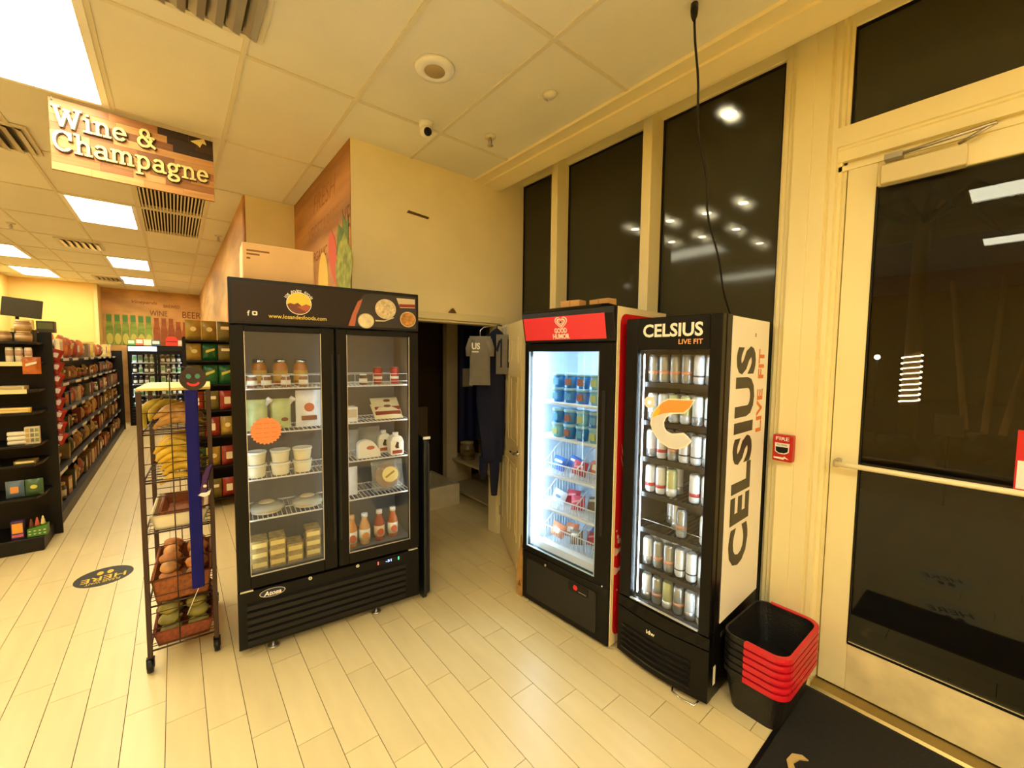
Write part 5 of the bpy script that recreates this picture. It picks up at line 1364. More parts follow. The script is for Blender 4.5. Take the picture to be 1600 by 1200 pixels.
for j in range(3):
    for iy in range(4):
        for ix in range(2):
            rp_(k_r3, -0.064+0.128*ix, 0.085+0.125*iy, SZ[4]+0.016+0.068*j, 'greenish root, %s layer, %s column, %s from front, lowest wicker tray' % (ORD[j], ('left', 'right')[ix], ORD[iy]), 'greenish roots in the lowest tray', (R(random.uniform(-12, 12)), R(random.uniform(-10, 10)), random.uniform(-0.3, 0.3)))
# bag dispenser tube hanging on the rack front, with a smiling round sign
t = thing('bag_dispenser', 'long blue plastic bag dispenser tube topped by a round dark smiling sign', 'dispenser', RKF(0.075, -0.045, 0.44), RKF.rz)
m_blue = M('tube_blue', (6, 12, 112), 0.4, spec=0.2)
MB().prism(rrect(-0.029, 0.029, 0, 1.15, 0.006, 2), -0.018, 0.03, 'xz').build('tube', m_blue, t, bev=0.01, seg=2)
MB().prism(ell(0.012, 1.215, 0.062, 0.066, 30), -0.026, -0.019, 'xz').build('sign_disc', M('disc_brown', (44, 28, 20), 0.4), t)
for s_ in (-1, 1): MB().prism(ell(0.012+s_*0.02, 1.228, 0.012, 0.014, 14), -0.0275, -0.026, 'xz').build('sign_eye', M('eye_teal', (70, 140, 130), 0.5), t)
ark = [(0.012+0.032*math.cos(a), 1.20+0.028*math.sin(a)) for a in [R(200+14*i) for i in range(11)]]+[(0.012+0.024*math.cos(a), 1.203+0.018*math.sin(a)) for a in [R(340-14*i) for i in range(11)]]
MB().prism(ark, -0.0275, -0.026, 'xz').build('sign_mouth', M('mouth_red', (226, 50, 56), 0.5), t)
MB().tube([(0.0, -0.02, 0.0), (-0.02, -0.022, -0.05), (-0.055, -0.02, -0.14)], 0.0018, 5).build('pull_string', m_white, t)
t = thing('foil_pouch', 'small shiny purple foil pouch with a white tip hanging on the blue tube', 'pouch', RKF(0.122, -0.055, 0.985), RKF.rz)
MB().prism([(-0.02, 0.0), (0.005, 0.004), (0.016, 0.03), (0.014, 0.07), (0.03, 0.13), (0.045, 0.178), (0.012, 0.16), (-0.012, 0.11), (-0.014, 0.07), (-0.026, 0.035)], -0.012, 0.012, 'xz').build('pouch', M('foil_purple', (70, 44, 110), 0.2, 0.6), t, bev=0.006, seg=2)
MB().prism([(-0.032, 0.0), (-0.018, 0.012), (0.008, 0.012), (0.028, 0.024), (0.02, -0.004), (-0.005, -0.014)], -0.014, 0.014, 'xz').build('tip', m_white, t)
MB().prism(ell(0.0, 0.05, 0.009, n=12), -0.0145, -0.012, 'xz').build('grommet', m_chrome, t)

# ================================================================== LEFT SHELVING
m_sh = M('shelf_steel_black', (16, 14, 12), 0.45, spec=0.3)
m_strip = M('price_strip', (236, 222, 160), 0.5)
ec = thing('end_cap_shelf', 'black end-of-aisle shelf unit at the left edge with tins on top', 'shelf', (-1.42, 5.5, 0))
MB().box(-0.45, 0.455, 0.0, 0.45, 0.0, 0.13).build('plinth', m_sh, ec, bev=0.006)
MB().box(-0.45, 0.50, 0.45, 0.50, 0.0, 1.98).build('back_panel', m_sh, ec)
MB().box(0.43, 0.51, 0.43, 0.452, 0.0, 1.985).build('upright', m_sh, ec)
EZ = [1.885, 1.70, 1.455, 1.255, 0.965, 0.795, 0.495]
for i, z in enumerate(EZ):
    dp_ = 0.40 if i < 4 else 0.43
    s_ = MB().prism([(-0.45, 0.45-dp_), (0.42, 0.45-dp_), (0.455, 0.45-dp_*0.7), (0.455, 0.45), (-0.45, 0.45)], z-0.022, z, 'xy').build('shelf', m_sh, ec, bev=0.002)
    if i in (1, 2): MB().box(-0.45, 0.40, 0.45-dp_-0.004, 0.45-dp_, z-0.03, z+0.008).build('price_strip', m_strip, s_)
EF = Frame((-1.42, 5.5, 0), 0)
k_tin = jar_kind('food_tin', 'tin', 0.052, 0.095, M('tin_brown', (172, 132, 80), 0.4, rnd=0.2), M('tin_lid', (226, 206, 140), 0.35), M('tin_label', (206, 170, 120), 0.5))
for ix, x in enumerate((0.265, 0.385)):
    for j in range(2):
        if ix == 0 and j == 1: continue
        k_tin.put(EF(x, 0.14, EZ[0]+0.096*j), 0.3*ix, 'brown food tin, %s of the %s stack on top of the end-cap shelf' % (('bottom', 'top')[j], ('left', 'right')[ix]), 'food tins on the end-cap shelf')
kbx = box_kind('yellow_packet', 'box', 0.10, 0.06, 0.085, M('packet_yellow', (230, 204, 110), 0.5), M('packet_cream', (240, 226, 160), 0.5))
kbx.put(EF(0.37, 0.30, EZ[0]+0.12), 0, 'yellow packet standing behind the brown tins on the end-cap shelf'); MB
bk_ = box_kind('dark_tin', 'box', 0.12, 0.1, 0.11, M('tin_dark', (62, 54, 30), 0.4), M('tin_green', (96, 100, 50), 0.5))
bk_.put(EF(0.37, 0.30, EZ[0]+0.004), 0, 'dark tin box under the yellow packet on the end-cap shelf', None)
bk_.put(EF(0.46, 0.56, 1.986), 0, 'dark green tin on the aisle shelving behind the black upright', None)
k_wc = can_kind('white_can', 'x', 'can', 0.024, 0.135, M('can_cream', (240, 230, 200), 0.4), m_white, M('can_print', (206, 170, 140), 0.5), (0.45, 0.8))
for i, x in enumerate((0.30, 0.355, 0.41)): k_wc.put(EF(x, 0.12, EZ[1]), 0, 'tall white can, %s of the three on the second end-cap shelf' % ORD[i], 'tall white cans')
def mk_snack(col, lab): return bag_kind('snack_bag', 'snack bag', 0.11, 0.15, 0.05, col, lab)
k_ors = mk_snack(M('bag_orange', (196, 104, 44), 0.3, noise=(14, 0.35)), M('bag_white_print', (240, 230, 200), 0.5))
k_ors.put((-0.975, 5.515, 1.60), 0, 'orange and white snack bag hanging at the right corner of the end-cap shelf', None)
kpl = box_kind('thin_white_carton', 'box', 0.16, 0.16, 0.035, M('carton_offwhite', (236, 222, 170), 0.6), M('carton_offwhite2', (214, 190, 130), 0.6))
kpl.put(EF(0.30, 0.16, EZ[2]+0.0), 0, 'flat white carton on the third end-cap shelf', None)
kst = box_kind('yellow_stick_pack', 'box', 0.20, 0.05, 0.022, M('stick_yellow', (232, 190, 90), 0.5), M('stick_pale', (244, 226, 160), 0.5))
for j in range(2): kst.put(EF(0.31, 0.10, EZ[3]+0.0225*j), 0, ('lower' if j == 0 else 'upper')+' long yellow pack on the fourth end-cap shelf', 'long yellow packs')
k_roll = Kind(lambda: (lambda t: (MB().lathe([(0.0, -0.055), (0.016, -0.055), (0.019, -0.05), (0.019, 0.05), (0.016, 0.055), (0, 0.055)], 12, axis='x', c=(0, 0, 0.02)).build('roll', M('roll_white', (240, 234, 214), 0.5), t), t)[1])(thing('white_roll', 'x', 'roll')))
for j in range(3): k_roll.put(EF(0.315, 0.10, EZ[4]+0.041*j), 0, 'white paper roll, %s of the three stacked on the fifth end-cap shelf' % ('bottom', 'middle', 'top')[j], 'white paper rolls')
kgb = Kind(lambda: (lambda t: (MB().box(-0.045, 0.045, -0.03, 0.03, 0, 0.155).build('carton', M('game_box', (214, 204, 170), 0.5), t, bev=0.002), [MB().box(-0.038+0.028*(i % 3), -0.016+0.028*(i % 3), -0.0312, -0.03, 0.02+0.045*(i//3), 0.052+0.045*(i//3)).build('printed_panel', M(('game_gold', 'game_grey', 'game_green')[i % 3], ((190, 160, 90), (120, 116, 110), (130, 140, 90))[i % 3], 0.5), t) for i in range(9)], t)[-1])(thing('patterned_carton', 'x', 'box')))
kgb.put(EF(0.405, 0.12, EZ[4]), 0.05, 'patterned grey and white carton right of the white rolls on the end-cap shelf', None)
kpc = box_kind('price_card_tray', 'tray', 0.13, 0.12, 0.03, M('tray_olive', (120, 104, 50), 0.5), M('card_cream', (244, 228, 160), 0.5))
kpc.put(EF(0.36, 0.11, EZ[5]), 0, 'low tray with a cream price card on the sixth end-cap shelf', None)
k_gb = mk_snack(M('bag_green', (70, 104, 70), 0.3, noise=(10, 0.4)), M('bag_lime', (206, 206, 90), 0.5)); k_bb = mk_snack(M('bag_blue', (96, 120, 140), 0.3, noise=(10, 0.3)), M('bag_orange2', (220, 150, 80), 0.5))
k_bb.put(EF(0.285, 0.10, EZ[6]), 0, 'blue and orange snack bag on the seventh end-cap shelf', None)
k_gb.put(EF(0.40, 0.10, EZ[6]), 0, 'green vegetable-snack bag on the seventh end-cap shelf', None)
k_pp = box_kind('purple_carton', 'box', 0.075, 0.06, 0.16, M('carton_purple', (70, 44, 96), 0.4), M('carton_orange', (240, 168, 60), 0.4), M('carton_pink2', (220, 110, 130), 0.4))
k_pp.put(EF(0.29, 0.09, 0.13), 0, 'purple and orange fruit carton on the bottom end-cap shelf', None)
def mk_gt():
    t = thing('green_display_tray', 'green display tray with white spots on the bottom end-cap shelf', 'tray')
    MB().prism([(-0.06, 0), (0.06, 0), (0.06, 0.09), (-0.06, 0.07)], -0.05, 0.05, 'xz').build('tray', M('tray_green', (76, 132, 44), 0.45), t)
    for k in range(8): MB().prism(ell(-0.045+0.03*(k % 4), 0.022+0.028*(k//4), 0.009, 0.004, 8), -0.0512, -0.05, 'xz').build('printed_spot', m_lab, t)
    return t
Kind(mk_gt).put(EF(0.41, 0.09, 0.13), 0)
k_cn = lambda c: Kind(lambda: (lambda t: (MB().lathe([(0.014, 0), (0.017, 0.01), (0.012, 0.03), (0.013, 0.04), (0.007, 0.058), (0.008, 0.066), (0.0, 0.08)], 10).build('squeeze_bottle', c, t), t)[1])(thing('cone_bottle', 'x', 'bottle')))
for i, c in enumerate((M('cone_brown', (110, 60, 40), 0.4), M('cone_red', (206, 96, 80), 0.4), M('cone_cream', (232, 216, 150), 0.4))):
    k_cn(c).put(EF(0.368+0.036*i, 0.09, 0.205+0.007*i), 0, '%s cone-shaped bottle in the green display tray' % ('brown', 'red', 'cream')[i], 'cone-shaped bottles')
# ---- long gondola along the aisle
gn = thing('aisle_shelving', 'long black shelving run down the left side of the aisle', 'shelf', (-0.955, 6.05, 0))
GL = 7.2
MB().box(-0.40, -0.36, 0.0, GL, 0, 1.80).build('back_panel', m_sh, gn)
MB().box(-0.40, 0.0, 0.0, GL, 0, 0.12).build('plinth', m_sh, gn)
MB().box(-0.40, 0.02, GL, GL+0.04, 0, 1.85).build('end_panel', m_sh, gn)
GZ = [0.125, 0.50, 0.83, 1.13, 1.42, 1.72]
m_strip2 = M('price_strip_steel', (214, 210, 196), 0.35, 0.4)
for i, z in enumerate(GZ[1:]):
    d_ = 0.33 if i < 3 else 0.28
    s_ = MB().box(-0.36, -0.36+d_, 0.0, GL, z-0.02, z).build('shelf', m_sh, gn)
    for k in range(9):
        y = 0.15+k*0.78+random.uniform(0, 0.3)
        MB().box(-0.36+d_, -0.36+d_+0.004, y, y+random.uniform(0.2, 0.45), z-0.03, z+0.004).build('price_tag', m_strip2, s_)
pal = [(120, 80, 44), (132, 58, 40), (170, 150, 104), (98, 88, 50), (80, 56, 38), (140, 96, 50), (160, 124, 66), (74, 80, 52), (124, 108, 84), (48, 40, 36)]
kinds = []
for i, c in enumerate(pal):
    mm = M('goods_%d' % i, c, 0.45, rnd=0.25, noise=(16, 0.25)); ll = M('goods_print_%d' % (i % 4), [(190, 172, 130), (150, 84, 56), (170, 136, 66), (196, 190, 172)][i % 4], 0.5)
    kinds += [box_kind('boxed_food', 'box', 0.15, 0.09, 0.2, mm, ll), bag_kind('bagged_food', 'bag', 0.17, 0.2, 0.08, mm, ll)]
    if i % 2: kinds.append(jar_kind('jarred_food', 'jar', 0.045, 0.16, mm, M('goods_lid', (200, 180, 120), 0.4), ll))
for i, z in enumerate(GZ[:5]):
    d_ = 0.0 if i == 0 else (-0.03 if i < 4 else -0.08)
    n = 24
    for k in range(n):
        y = 0.14+k*0.295+random.uniform(-0.03, 0.03)
        if y > GL-0.12 or random.random() < 0.08: continue
        kk = random.choice(kinds)
        o = kk.put((-0.955+d_-0.09, 6.05+y, z+0.0005), R(90)+random.uniform(-0.1, 0.1), 'packaged food, %s from near end, %s aisle shelf from the floor' % (ORD[k] if k < 14 else '%dth' % (k+1), ORD[i]), 'packaged foods on the aisle shelving')
        s_ = random.uniform(0.85, 1.1) if i < 5 else random.uniform(0.75, 1.0)
        o.scale = (s_, 1, s_ if i > 0 else s_*1.1)
# large packs along the top shelf
tops = [(0.18, (222, 200, 110), 'yellow', 0, 0.2, 0.30), (0.48, (70, 56, 36), 'dark brown', 0, 0.2, 0.26), (0.80, (206, 120, 56), 'orange', 1, 0.26, 0.32), (1.15, (190, 92, 48), 'rust orange', 1, 0.26, 0.34), (1.52, (226, 206, 150), 'cream', 0, 0.18, 0.24),
        (1.90, (200, 104, 50), 'orange red', 1, 0.28, 0.3), (2.30, (180, 84, 44), 'red brown', 1, 0.28, 0.28), (2.75, (150, 60, 40), 'dark red', 1, 0.26, 0.26), (3.2, (206, 116, 60), 'amber', 1, 0.28, 0.27), (3.7, (120, 100, 60), 'olive', 0, 0.22, 0.22), (4.2, (226, 200, 90), 'bright yellow', 0, 0.2, 0.26), (4.8, (196, 110, 60), 'tan orange', 1, 0.28, 0.24), (5.4, (160, 80, 50), 'russet', 1, 0.26, 0.24), (6.0, (224, 206, 130), 'pale yellow', 0, 0.2, 0.24), (6.7, (230, 200, 100), 'golden', 0, 0.2, 0.26)]
for i, (y, c, nm, bag, w, h) in enumerate(tops):
    mm = M('top_goods_%d' % i, c, 0.4, noise=(9, 0.3)); ll = M('goods_print_%d' % (i % 4))
    k = bag_kind('large_food_bag', 'bag', w, h, 0.11, mm, ll) if bag else box_kind('large_food_box', 'box', w, 0.12, h, mm, ll)
    k.put((-1.145, 6.05+y, GZ[5]+0.0005), R(90), 'large %s food %s on the top shelf of the aisle shelving' % (nm, 'bag' if bag else 'box'), 'large packs on the top aisle shelf')
# red packets on a clip strip
cs_ = thing('clip_strip', 'metal clip strip hanging on the near corner of the aisle shelving', 'strip', (-0.925, 6.04, 0.9))
MB().box(-0.012, 0.012, 0.0, 0.004, 0, 0.95).build('strip', m_metal, cs_)
MB().box(-0.014, 0.014, 0.0, 0.05, 0.94, 0.955).build('hook', m_metal, cs_)
k_rp = bag_kind('red_snack_packet', 'snack bag', 0.085, 0.12, 0.03, M('packet_red', (170, 44, 30), 0.25, noise=(12, 0.3)), M('packet_foil', (236, 206, 190), 0.3))
for i in range(8): k_rp.put((-0.925, 6.015-0.004*i, 1.80-0.118*i-0.09), 0, 'shiny red snack packet, %s from the top of the clip strip' % ORD[i], 'red snack packets on the clip strip', (R(-12), R(20), 0))
# monitor above the shelving
mo = thing('wall_monitor', 'dark flat monitor on a pole above the left shelving', 'monitor', (-1.33, 7.0, 1.80))
MB().box(-0.155, 0.145, 0.0, 0.03, 0.38, 0.585).build('screen', M('screen_dark', (44, 40, 22), 0.25), mo, bev=0.004, rot=(0, R(6), 0))
MB().cyl((0, 0.04, 0.0), 0.015, 0.5, 10).build('pole', m_black, mo)
MB().box(-0.06, 0.06, -0.02, 0.08, 0.0, 0.012).build('base', m_black, mo)

# ---- snack rack on the right of the aisle
sr = thing('snack_rack', 'black shelf rack of chips and snack bags right of the aisle behind the produce rack', 'shelf', (0.09, 5.78, 0))
for x in (0.0, 0.46):
    for y in (0.0, 0.40): MB().box(x-0.013, x+0.013, y-0.013, y+0.013, 0, 1.98).build('upright', m_sh, sr)
MB().box(0.0, 0.46, 0.39, 0.40, 0.0, 1.95).build('back_panel', m_sh, sr)
RZ_ = [0.12, 0.5, 0.85, 1.15, 1.45, 1.72, 1.95]
for z in RZ_: MB().box(0.0, 0.46, 0.0, 0.39, z-0.018, z).build('shelf', m_sh, sr)
gold = mk_snack(M('bag_gold', (170, 140, 60), 0.22, noise=(10, 0.4)), M('bag_cream_print', (230, 214, 150), 0.5)); grn = mk_snack(M('bag_dkgreen', (30, 96, 50), 0.25, noise=(10, 0.3)), M('bag_lime'))
redb = mk_snack(M('bag_dkred', (150, 50, 36), 0.25, noise=(10, 0.3)), M('bag_white_print')); ol = mk_snack(M('bag_olive', (110, 100, 50), 0.3, noise=(10, 0.4)), M('bag_white_print'))
plan = [(6, [gold, gold, ol]), (5, [gold, grn, ol]), (4, [ol, grn, grn]), (3, [redb, ol, redb]), (2, [ol, redb, gold]), (1, [grn, gold, redb]), (0, [ol, ol, redb])]
for li_, row in plan:
    for i, k in enumerate(row):
        o = k.put((0.09+0.085+0.145*i, 5.78+0.07, RZ_[li_]+0.001), random.uniform(-0.15, 0.15), 'snack bag, %s from left on the %s shelf down of the snack rack' % (ORD[i], ORD[6-li_]), 'snack bags on the snack rack')
        o.scale = (1.25, 1.3, 1.45 if li_ != 5 else 1.25)

# ---- drinks cooler at the far end
fc = thing('far_drinks_cooler', 'black two-door drinks cooler at the far end of the aisle', 'refrigerator', (-0.88, 13.75, 0))
W_ = 1.1
cb = MB(); cb.box(0, 0.04, 0.05, 0.7, 0.0, 1.99); cb.box(W_-0.04, W_, 0.05, 0.7, 0, 1.99); cb.box(0.04, W_-0.04, 0.66, 0.7, 0, 1.99); cb.box(0.04, W_-0.04, 0.05, 0.66, 1.8, 1.99); cb.box(0.04, W_-0.04, 0.05, 0.66, 0, 0.4)
cb.build('cabinet', m_fr, fc)
MB().box(0.02, W_-0.55, 0.03, 0.05, 1.85, 1.96).build('lit_header', emitter('header_light', (0.9, 0.95, 1.0), 1.6), fc)
MB().box(W_-0.55, W_-0.02, 0.03, 0.05, 1.85, 1.96).build('dark_header', m_black, fc)
for k in range(4): MB().box(0.04, W_-0.04, 0.02, 0.05, 0.08+k*0.07, 0.12+k*0.07).build('louver', M('louver_black'), fc)
for x0, x1 in ((0.02, W_/2-0.005), (W_/2+0.005, W_-0.02)):
    db = MB(); db.box(x0, x0+0.05, 0, 0.045, 0.42, 1.82); db.box(x1-0.05, x1, 0, 0.045, 0.42, 1.82); db.box(x0+0.05, x1-0.05, 0, 0.045, 0.42, 0.47); db.box(x0+0.05, x1-0.05, 0, 0.045, 1.77, 1.82)
    d_ = db.build('door', m_fr, fc); MB().box(x0+0.05, x1-0.05, 0.014, 0.018, 0.47, 1.77).build('glass_pane', m_glassdoor, d_)
for x in (0.06, W_-0.066): MB().box(x, x+0.006, 0.06, 0.066, 0.45, 1.78).build('led_strip', m_led, fc)
FZ = [0.42, 0.72, 1.02, 1.3, 1.56]
for z in FZ: MB().box(0.045, W_-0.045, 0.08, 0.62, z-0.014, z).build('shelf', m_steelshelf, fc)
k_fb = bottle_kind('drink_bottle', 'bottle', 0.038, 0.21, M('drink_dark', (50, 40, 34), 0.3), m_white, m_lab); k_fb2 = bottle_kind('drink_bottle', 'bottle', 0.038, 0.21, M('drink_white', (220, 226, 226), 0.3), m_white, M('drink_green', (110, 170, 90), 0.4)); k_fx = box_kind('drink_carton', 'box', 0.08, 0.08, 0.19, M('drink_cartonw', (226, 232, 232), 0.4), M('drink_green'))
for i, z in enumerate(FZ):
    for k in range(9):
        random.choice([k_fb, k_fb2, k_fx]).put((-0.88+0.12+0.107*k, 13.75+0.16, z+0.0005), 0, 'drink, %s from left, %s shelf from the floor of the far cooler' % (ORD[k], ORD[i]), 'drinks in the far cooler')
# cartons and a red case on top of the far cooler
for i, (x, w, h, c, nm) in enumerate(((-0.80, 0.13, 0.14, (90, 170, 60), 'bright green'), (-0.65, 0.14, 0.17, (214, 110, 80), 'salmon red'), (-0.50, 0.14, 0.15, (240, 226, 180), 'cream'), (-0.34, 0.16, 0.14, (70, 100, 150), 'blue'), (0.16, 0.14, 0.15, (236, 206, 190), 'pale'))):
    box_kind('small_display_carton', 'box', w, 0.15, h, M('top_carton_%d' % i, c, 0.5), m_lab).put((x, 13.9, 1.9905), 0, '%s carton on top of the far drinks cooler' % nm, None)
t = thing('red_snack_case', 'round-topped red case on top of the far drinks cooler', 'case', (-0.03, 13.9, 1.9905))
MB().prism([(-0.12, 0), (0.12, 0), (0.12, 0.12)]+[(0.12*math.cos(a), 0.14+0.11*math.sin(a)) for a in [PI*i/12 for i in range(13)]]+[(-0.12, 0.12)], -0.09, 0.09, 'xz').build('case', M('case_red', (220, 60, 44), 0.4), t)
MB().box(-0.11, 0.11, -0.092, -0.09, 0.10, 0.125).build('printed_band', M('case_dark', (140, 24, 24), 0.4), t)

# ================================================================== CLOSET BEHIND THE PARTITION
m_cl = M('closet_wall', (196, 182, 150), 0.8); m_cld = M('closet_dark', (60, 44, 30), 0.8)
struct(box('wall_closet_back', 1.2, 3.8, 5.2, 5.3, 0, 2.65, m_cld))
struct(box('wall_closet_right', 3.6, 3.7, 3.38, 5.2, 0, 2.65, m_cl))
struct(box('ceiling_closet', 1.2, 3.8, 3.38, 5.3, 2.65, 2.7, m_cl))
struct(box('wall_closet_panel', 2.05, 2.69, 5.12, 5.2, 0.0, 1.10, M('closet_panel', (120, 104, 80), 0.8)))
struct(box('trim_10', 2.70, 2.86, 4.62, 4.72, 0, 2.4, m_cl))
# blue sheet with a paper
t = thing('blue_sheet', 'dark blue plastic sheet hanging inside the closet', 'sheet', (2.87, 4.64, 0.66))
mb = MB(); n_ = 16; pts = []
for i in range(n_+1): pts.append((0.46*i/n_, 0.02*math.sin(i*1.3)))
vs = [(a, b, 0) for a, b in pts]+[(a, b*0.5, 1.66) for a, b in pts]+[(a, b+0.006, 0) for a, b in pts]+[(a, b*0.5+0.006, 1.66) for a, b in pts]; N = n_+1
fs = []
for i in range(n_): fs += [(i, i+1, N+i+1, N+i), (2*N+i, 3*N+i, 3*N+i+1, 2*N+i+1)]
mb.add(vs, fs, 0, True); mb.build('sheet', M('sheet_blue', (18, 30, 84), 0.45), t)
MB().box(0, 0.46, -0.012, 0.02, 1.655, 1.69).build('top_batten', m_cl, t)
tag(MB().box(0, 0.16, 0, 0.002, 0, 0.24).build('paper_notice', M('notice_paper', (186, 180, 160), 0.7), loc=(2.93, 4.605, 1.40)), 'blank pale paper notice pinned on the dark blue sheet', 'paper')
# mop sink
sk = thing('mop_sink', 'low white mop sink on the closet floor', 'sink', (2.12, 4.22, 0))
mb = MB(); mb.box(-0.34, 0.53, 0, 0.05, 0, 0.26); mb.box(-0.34, 0.53, 0.65, 0.70, 0, 0.26); mb.box(-0.34, -0.29, 0.05, 0.65, 0, 0.26); mb.box(0.48, 0.53, 0.05, 0.65, 0, 0.26); mb.box(-0.29, 0.48, 0.05, 0.65, 0, 0.08)
mb.build('basin', M('sink_white', (214, 204, 176), 0.4, noise=(6, 0.12)), sk, bev=0.008, seg=2)
MB().lathe([(0.03, 0.08), (0.04, 0.083), (0, 0.084)], 16).build('drain', m_metal, sk, loc=(0.1, 0.35, 0))
MB().tube([(0.1, 0.75, 0.62), (0.1, 0.62, 0.64), (0.1, 0.58, 0.60)], 0.012, 8).build('tap', m_metal, sk)
# low bench shelf with jars and bottles
bn = thing('low_bench', 'low pale wooden bench along the closet wall holding jars', 'bench', (2.78, 3.62, 0))
MB().box(0.0, 0.42, 0.0, 1.2, 0.44, 0.475).build('top', m_cl, bn, bev=0.003)
MB().box(0.0, 0.42, 0.0, 0.03, 0.0, 0.44).build('leg', m_cl, bn); MB().box(0.0, 0.42, 1.17, 1.2, 0, 0.44).build('leg', m_cl, bn); MB().box(0.0, 0.42, 0.03, 1.17, 0.06, 0.085).build('lower_shelf', m_cl, bn)
jar_kind('large_glass_jar', 'jar', 0.085, 0.235, M('jar_glass_brown', (130, 120, 90), 0.2, noise=(12, 0.3)), M('jar_lid_cream', (190, 176, 140), 0.4), M('jar_label_dark', (110, 90, 50), 0.5)).put((2.90, 4.42, 0.476), 0, 'large glass jar with a pale lid on the closet bench')
jar_kind('large_glass_jar', 'jar', 0.075, 0.19, M('jar_glass_tan', (150, 130, 90), 0.2, noise=(12, 0.3)), M('jar_lid_cream')).put((2.98, 4.62, 0.476), 0, 'second glass jar at the back of the closet bench')
kcl = bottle_kind('cleaning_bottle', 'bottle', 0.045, 0.26, M('cleaner_white', (206, 200, 180), 0.4), m_white, M('cleaner_label', (150, 150, 140), 0.5))
for i, (x, y) in enumerate(((2.92, 3.98), (2.98, 4.10), (3.05, 3.84))): kcl.put((x, y, 0.476), i, 'pale cleaning bottle, %s from the front on the closet bench' % ORD[i], 'cleaning bottles on the closet bench')
bottle_kind('white_jug', 'jug', 0.075, 0.27, M('jug_white2', (226, 220, 204), 0.4), m_white, M('jug_dark_label', (60, 50, 50), 0.5)).put((2.92, 3.80, 0.086), 0, 'white jug with a dark mark under the closet bench')
# the open closet door
HX, HY, DA = 2.50, 3.215, math.atan2(-0.893, -0.451)
dl = thing('closet_door', 'open cream panelled closet door with a lever handle', 'door', (HX, HY, 0.012), DA)
dl['kind'] = 'structure'; del dl['category']; dl.name = 'door_2'
m_dr2 = M('door_cream', (232, 216, 168), 0.45)
DW, DH = 0.80, 2.08
mb = MB(); mb.box(0, DW, 0.0, 0.036, 0, DH); mb.build('leaf', m_dr2, dl, bev=0.003)
for (x0, x1, z0, z1) in ((0.10, 0.36, 0.22, 0.86), (0.44, 0.70, 0.22, 0.86), (0.10, 0.36, 1.05, 1.62), (0.44, 0.70, 1.05, 1.62), (0.10, 0.36, 1.74, 1.95), (0.44, 0.70, 1.74, 1.95)):
    for yy in (-0.005, 0.036):
        pm_ = MB(); pm_.box(x0, x1, yy, yy+0.005, z0, z0+0.02); pm_.box(x0, x1, yy, yy+0.005, z1-0.02, z1); pm_.box(x0, x0+0.02, yy, yy+0.005, z0+0.02, z1-0.02); pm_.box(x1-0.02, x1, yy, yy+0.005, z0+0.02, z1-0.02)
        pm_.box(x0+0.05, x1-0.05, yy+0.001, yy+0.004, z0+0.05, z1-0.05)
        pm_.build('raised_panel', m_dr2, dl)
for yy, s_ in ((0.036, 1), (0.0, -1)):
    hm = MB(); hm.lathe([(0.026, 0), (0.026, 0.008*s_), (0.011, 0.012*s_), (0.011, 0.045*s_)], 16, (0.735, yy, 0.99), 'y'); hm.tube([(0.735, yy+0.042*s_, 0.99), (0.66, yy+0.046*s_, 0.992), (0.62, yy+0.044*s_, 0.987)], 0.008, 8)
    hm.build('lever_handle', m_chrome, dl)
for z in (0.2, 1.05, 1.88): MB().cyl((-0.006, -0.006, z), 0.008, 0.09, 8).build('hinge', m_metal, dl)
DFr = Frame((HX, HY, 0.012), DA)
# which face looks toward the closet side (-x): local -y
HK = -1
hk = thing('over_door_hook', 'white over-door hook rack on top of the closet door', 'hook', DFr(0.16, 0, DH+0.001), DA)
mb = MB(); mb.box(-0.10, 0.12, -0.004, 0.040, 0.0, 0.003); mb.box(-0.10, 0.12, -0.0075, -0.0055, -0.12, 0.003); mb.box(-0.10, 0.12, 0.037, 0.039, -0.03, 0.003)
mb.build('bracket', m_white, hk)
for i in range(4):
    x = -0.08+0.06*i
    MB().tube([(x, -0.009, -0.02), (x, -0.012, -0.11), (x, -0.035, -0.135), (x, -0.05, -0.115)], 0.004, 6).build('prong', m_chrome, hk)
def garment(name, label, cat, pts_w, depth, mat, loc, rz, folds=5, amp=0.018, extra=None):
    """hanging cloth: closed tube whose width follows (z, half-width, depth) rows"""
    t = thing(name, label, cat, loc, rz)
    n = 28; vs = []; fs = []
    for (z, hw, dp_, ox) in pts_w:
        for i in range(n):
            a = 2*PI*i/n; f_ = 1+amp/0.1*math.sin(folds*a+z*2.2)*0.35*min(1, abs(z)*2.5)
            vs.append((ox+hw*math.cos(a)*f_, dp_*math.sin(a)*f_*0.9, z))
    for j in range(len(pts_w)-1):
        for i in range(n):
            i2 = (i+1) % n; fs.append((j*n+i, j*n+i2, (j+1)*n+i2, (j+1)*n+i))
    fs.append(tuple(range(n))); fs.append(tuple(range((len(pts_w)-1)*n, len(pts_w)*n)))
    MB().add(vs, fs, 0, True).build('cloth', mat, t)
    return t
m_navy = M('cloth_navy', (14, 20, 52), 0.9, noise=(8, 0.2)); m_greyc = M('cloth_grey', (122, 118, 110), 0.9, noise=(14, 0.1))
GR_ = R(-39.3)
g1 = garment('navy_coat', 'long navy coat hanging on the closet door', 'coat', [(0.06, 0.012, 0.012, 0.04), (0.03, 0.05, 0.035, 0.04), (-0.03, 0.10, 0.06, 0.03), (-0.14, 0.125, 0.07, 0.01), (-0.3, 0.13, 0.075, 0.0), (-0.6, 0.135, 0.075, -0.01), (-0.9, 0.12, 0.075, 0.005), (-1.12, 0.10, 0.07, 0.01), (-1.2, 0.09, 0.06, 0.0)], 0, m_navy, (2.305, 3.115, 2.0), GR_, 6, 0.03)
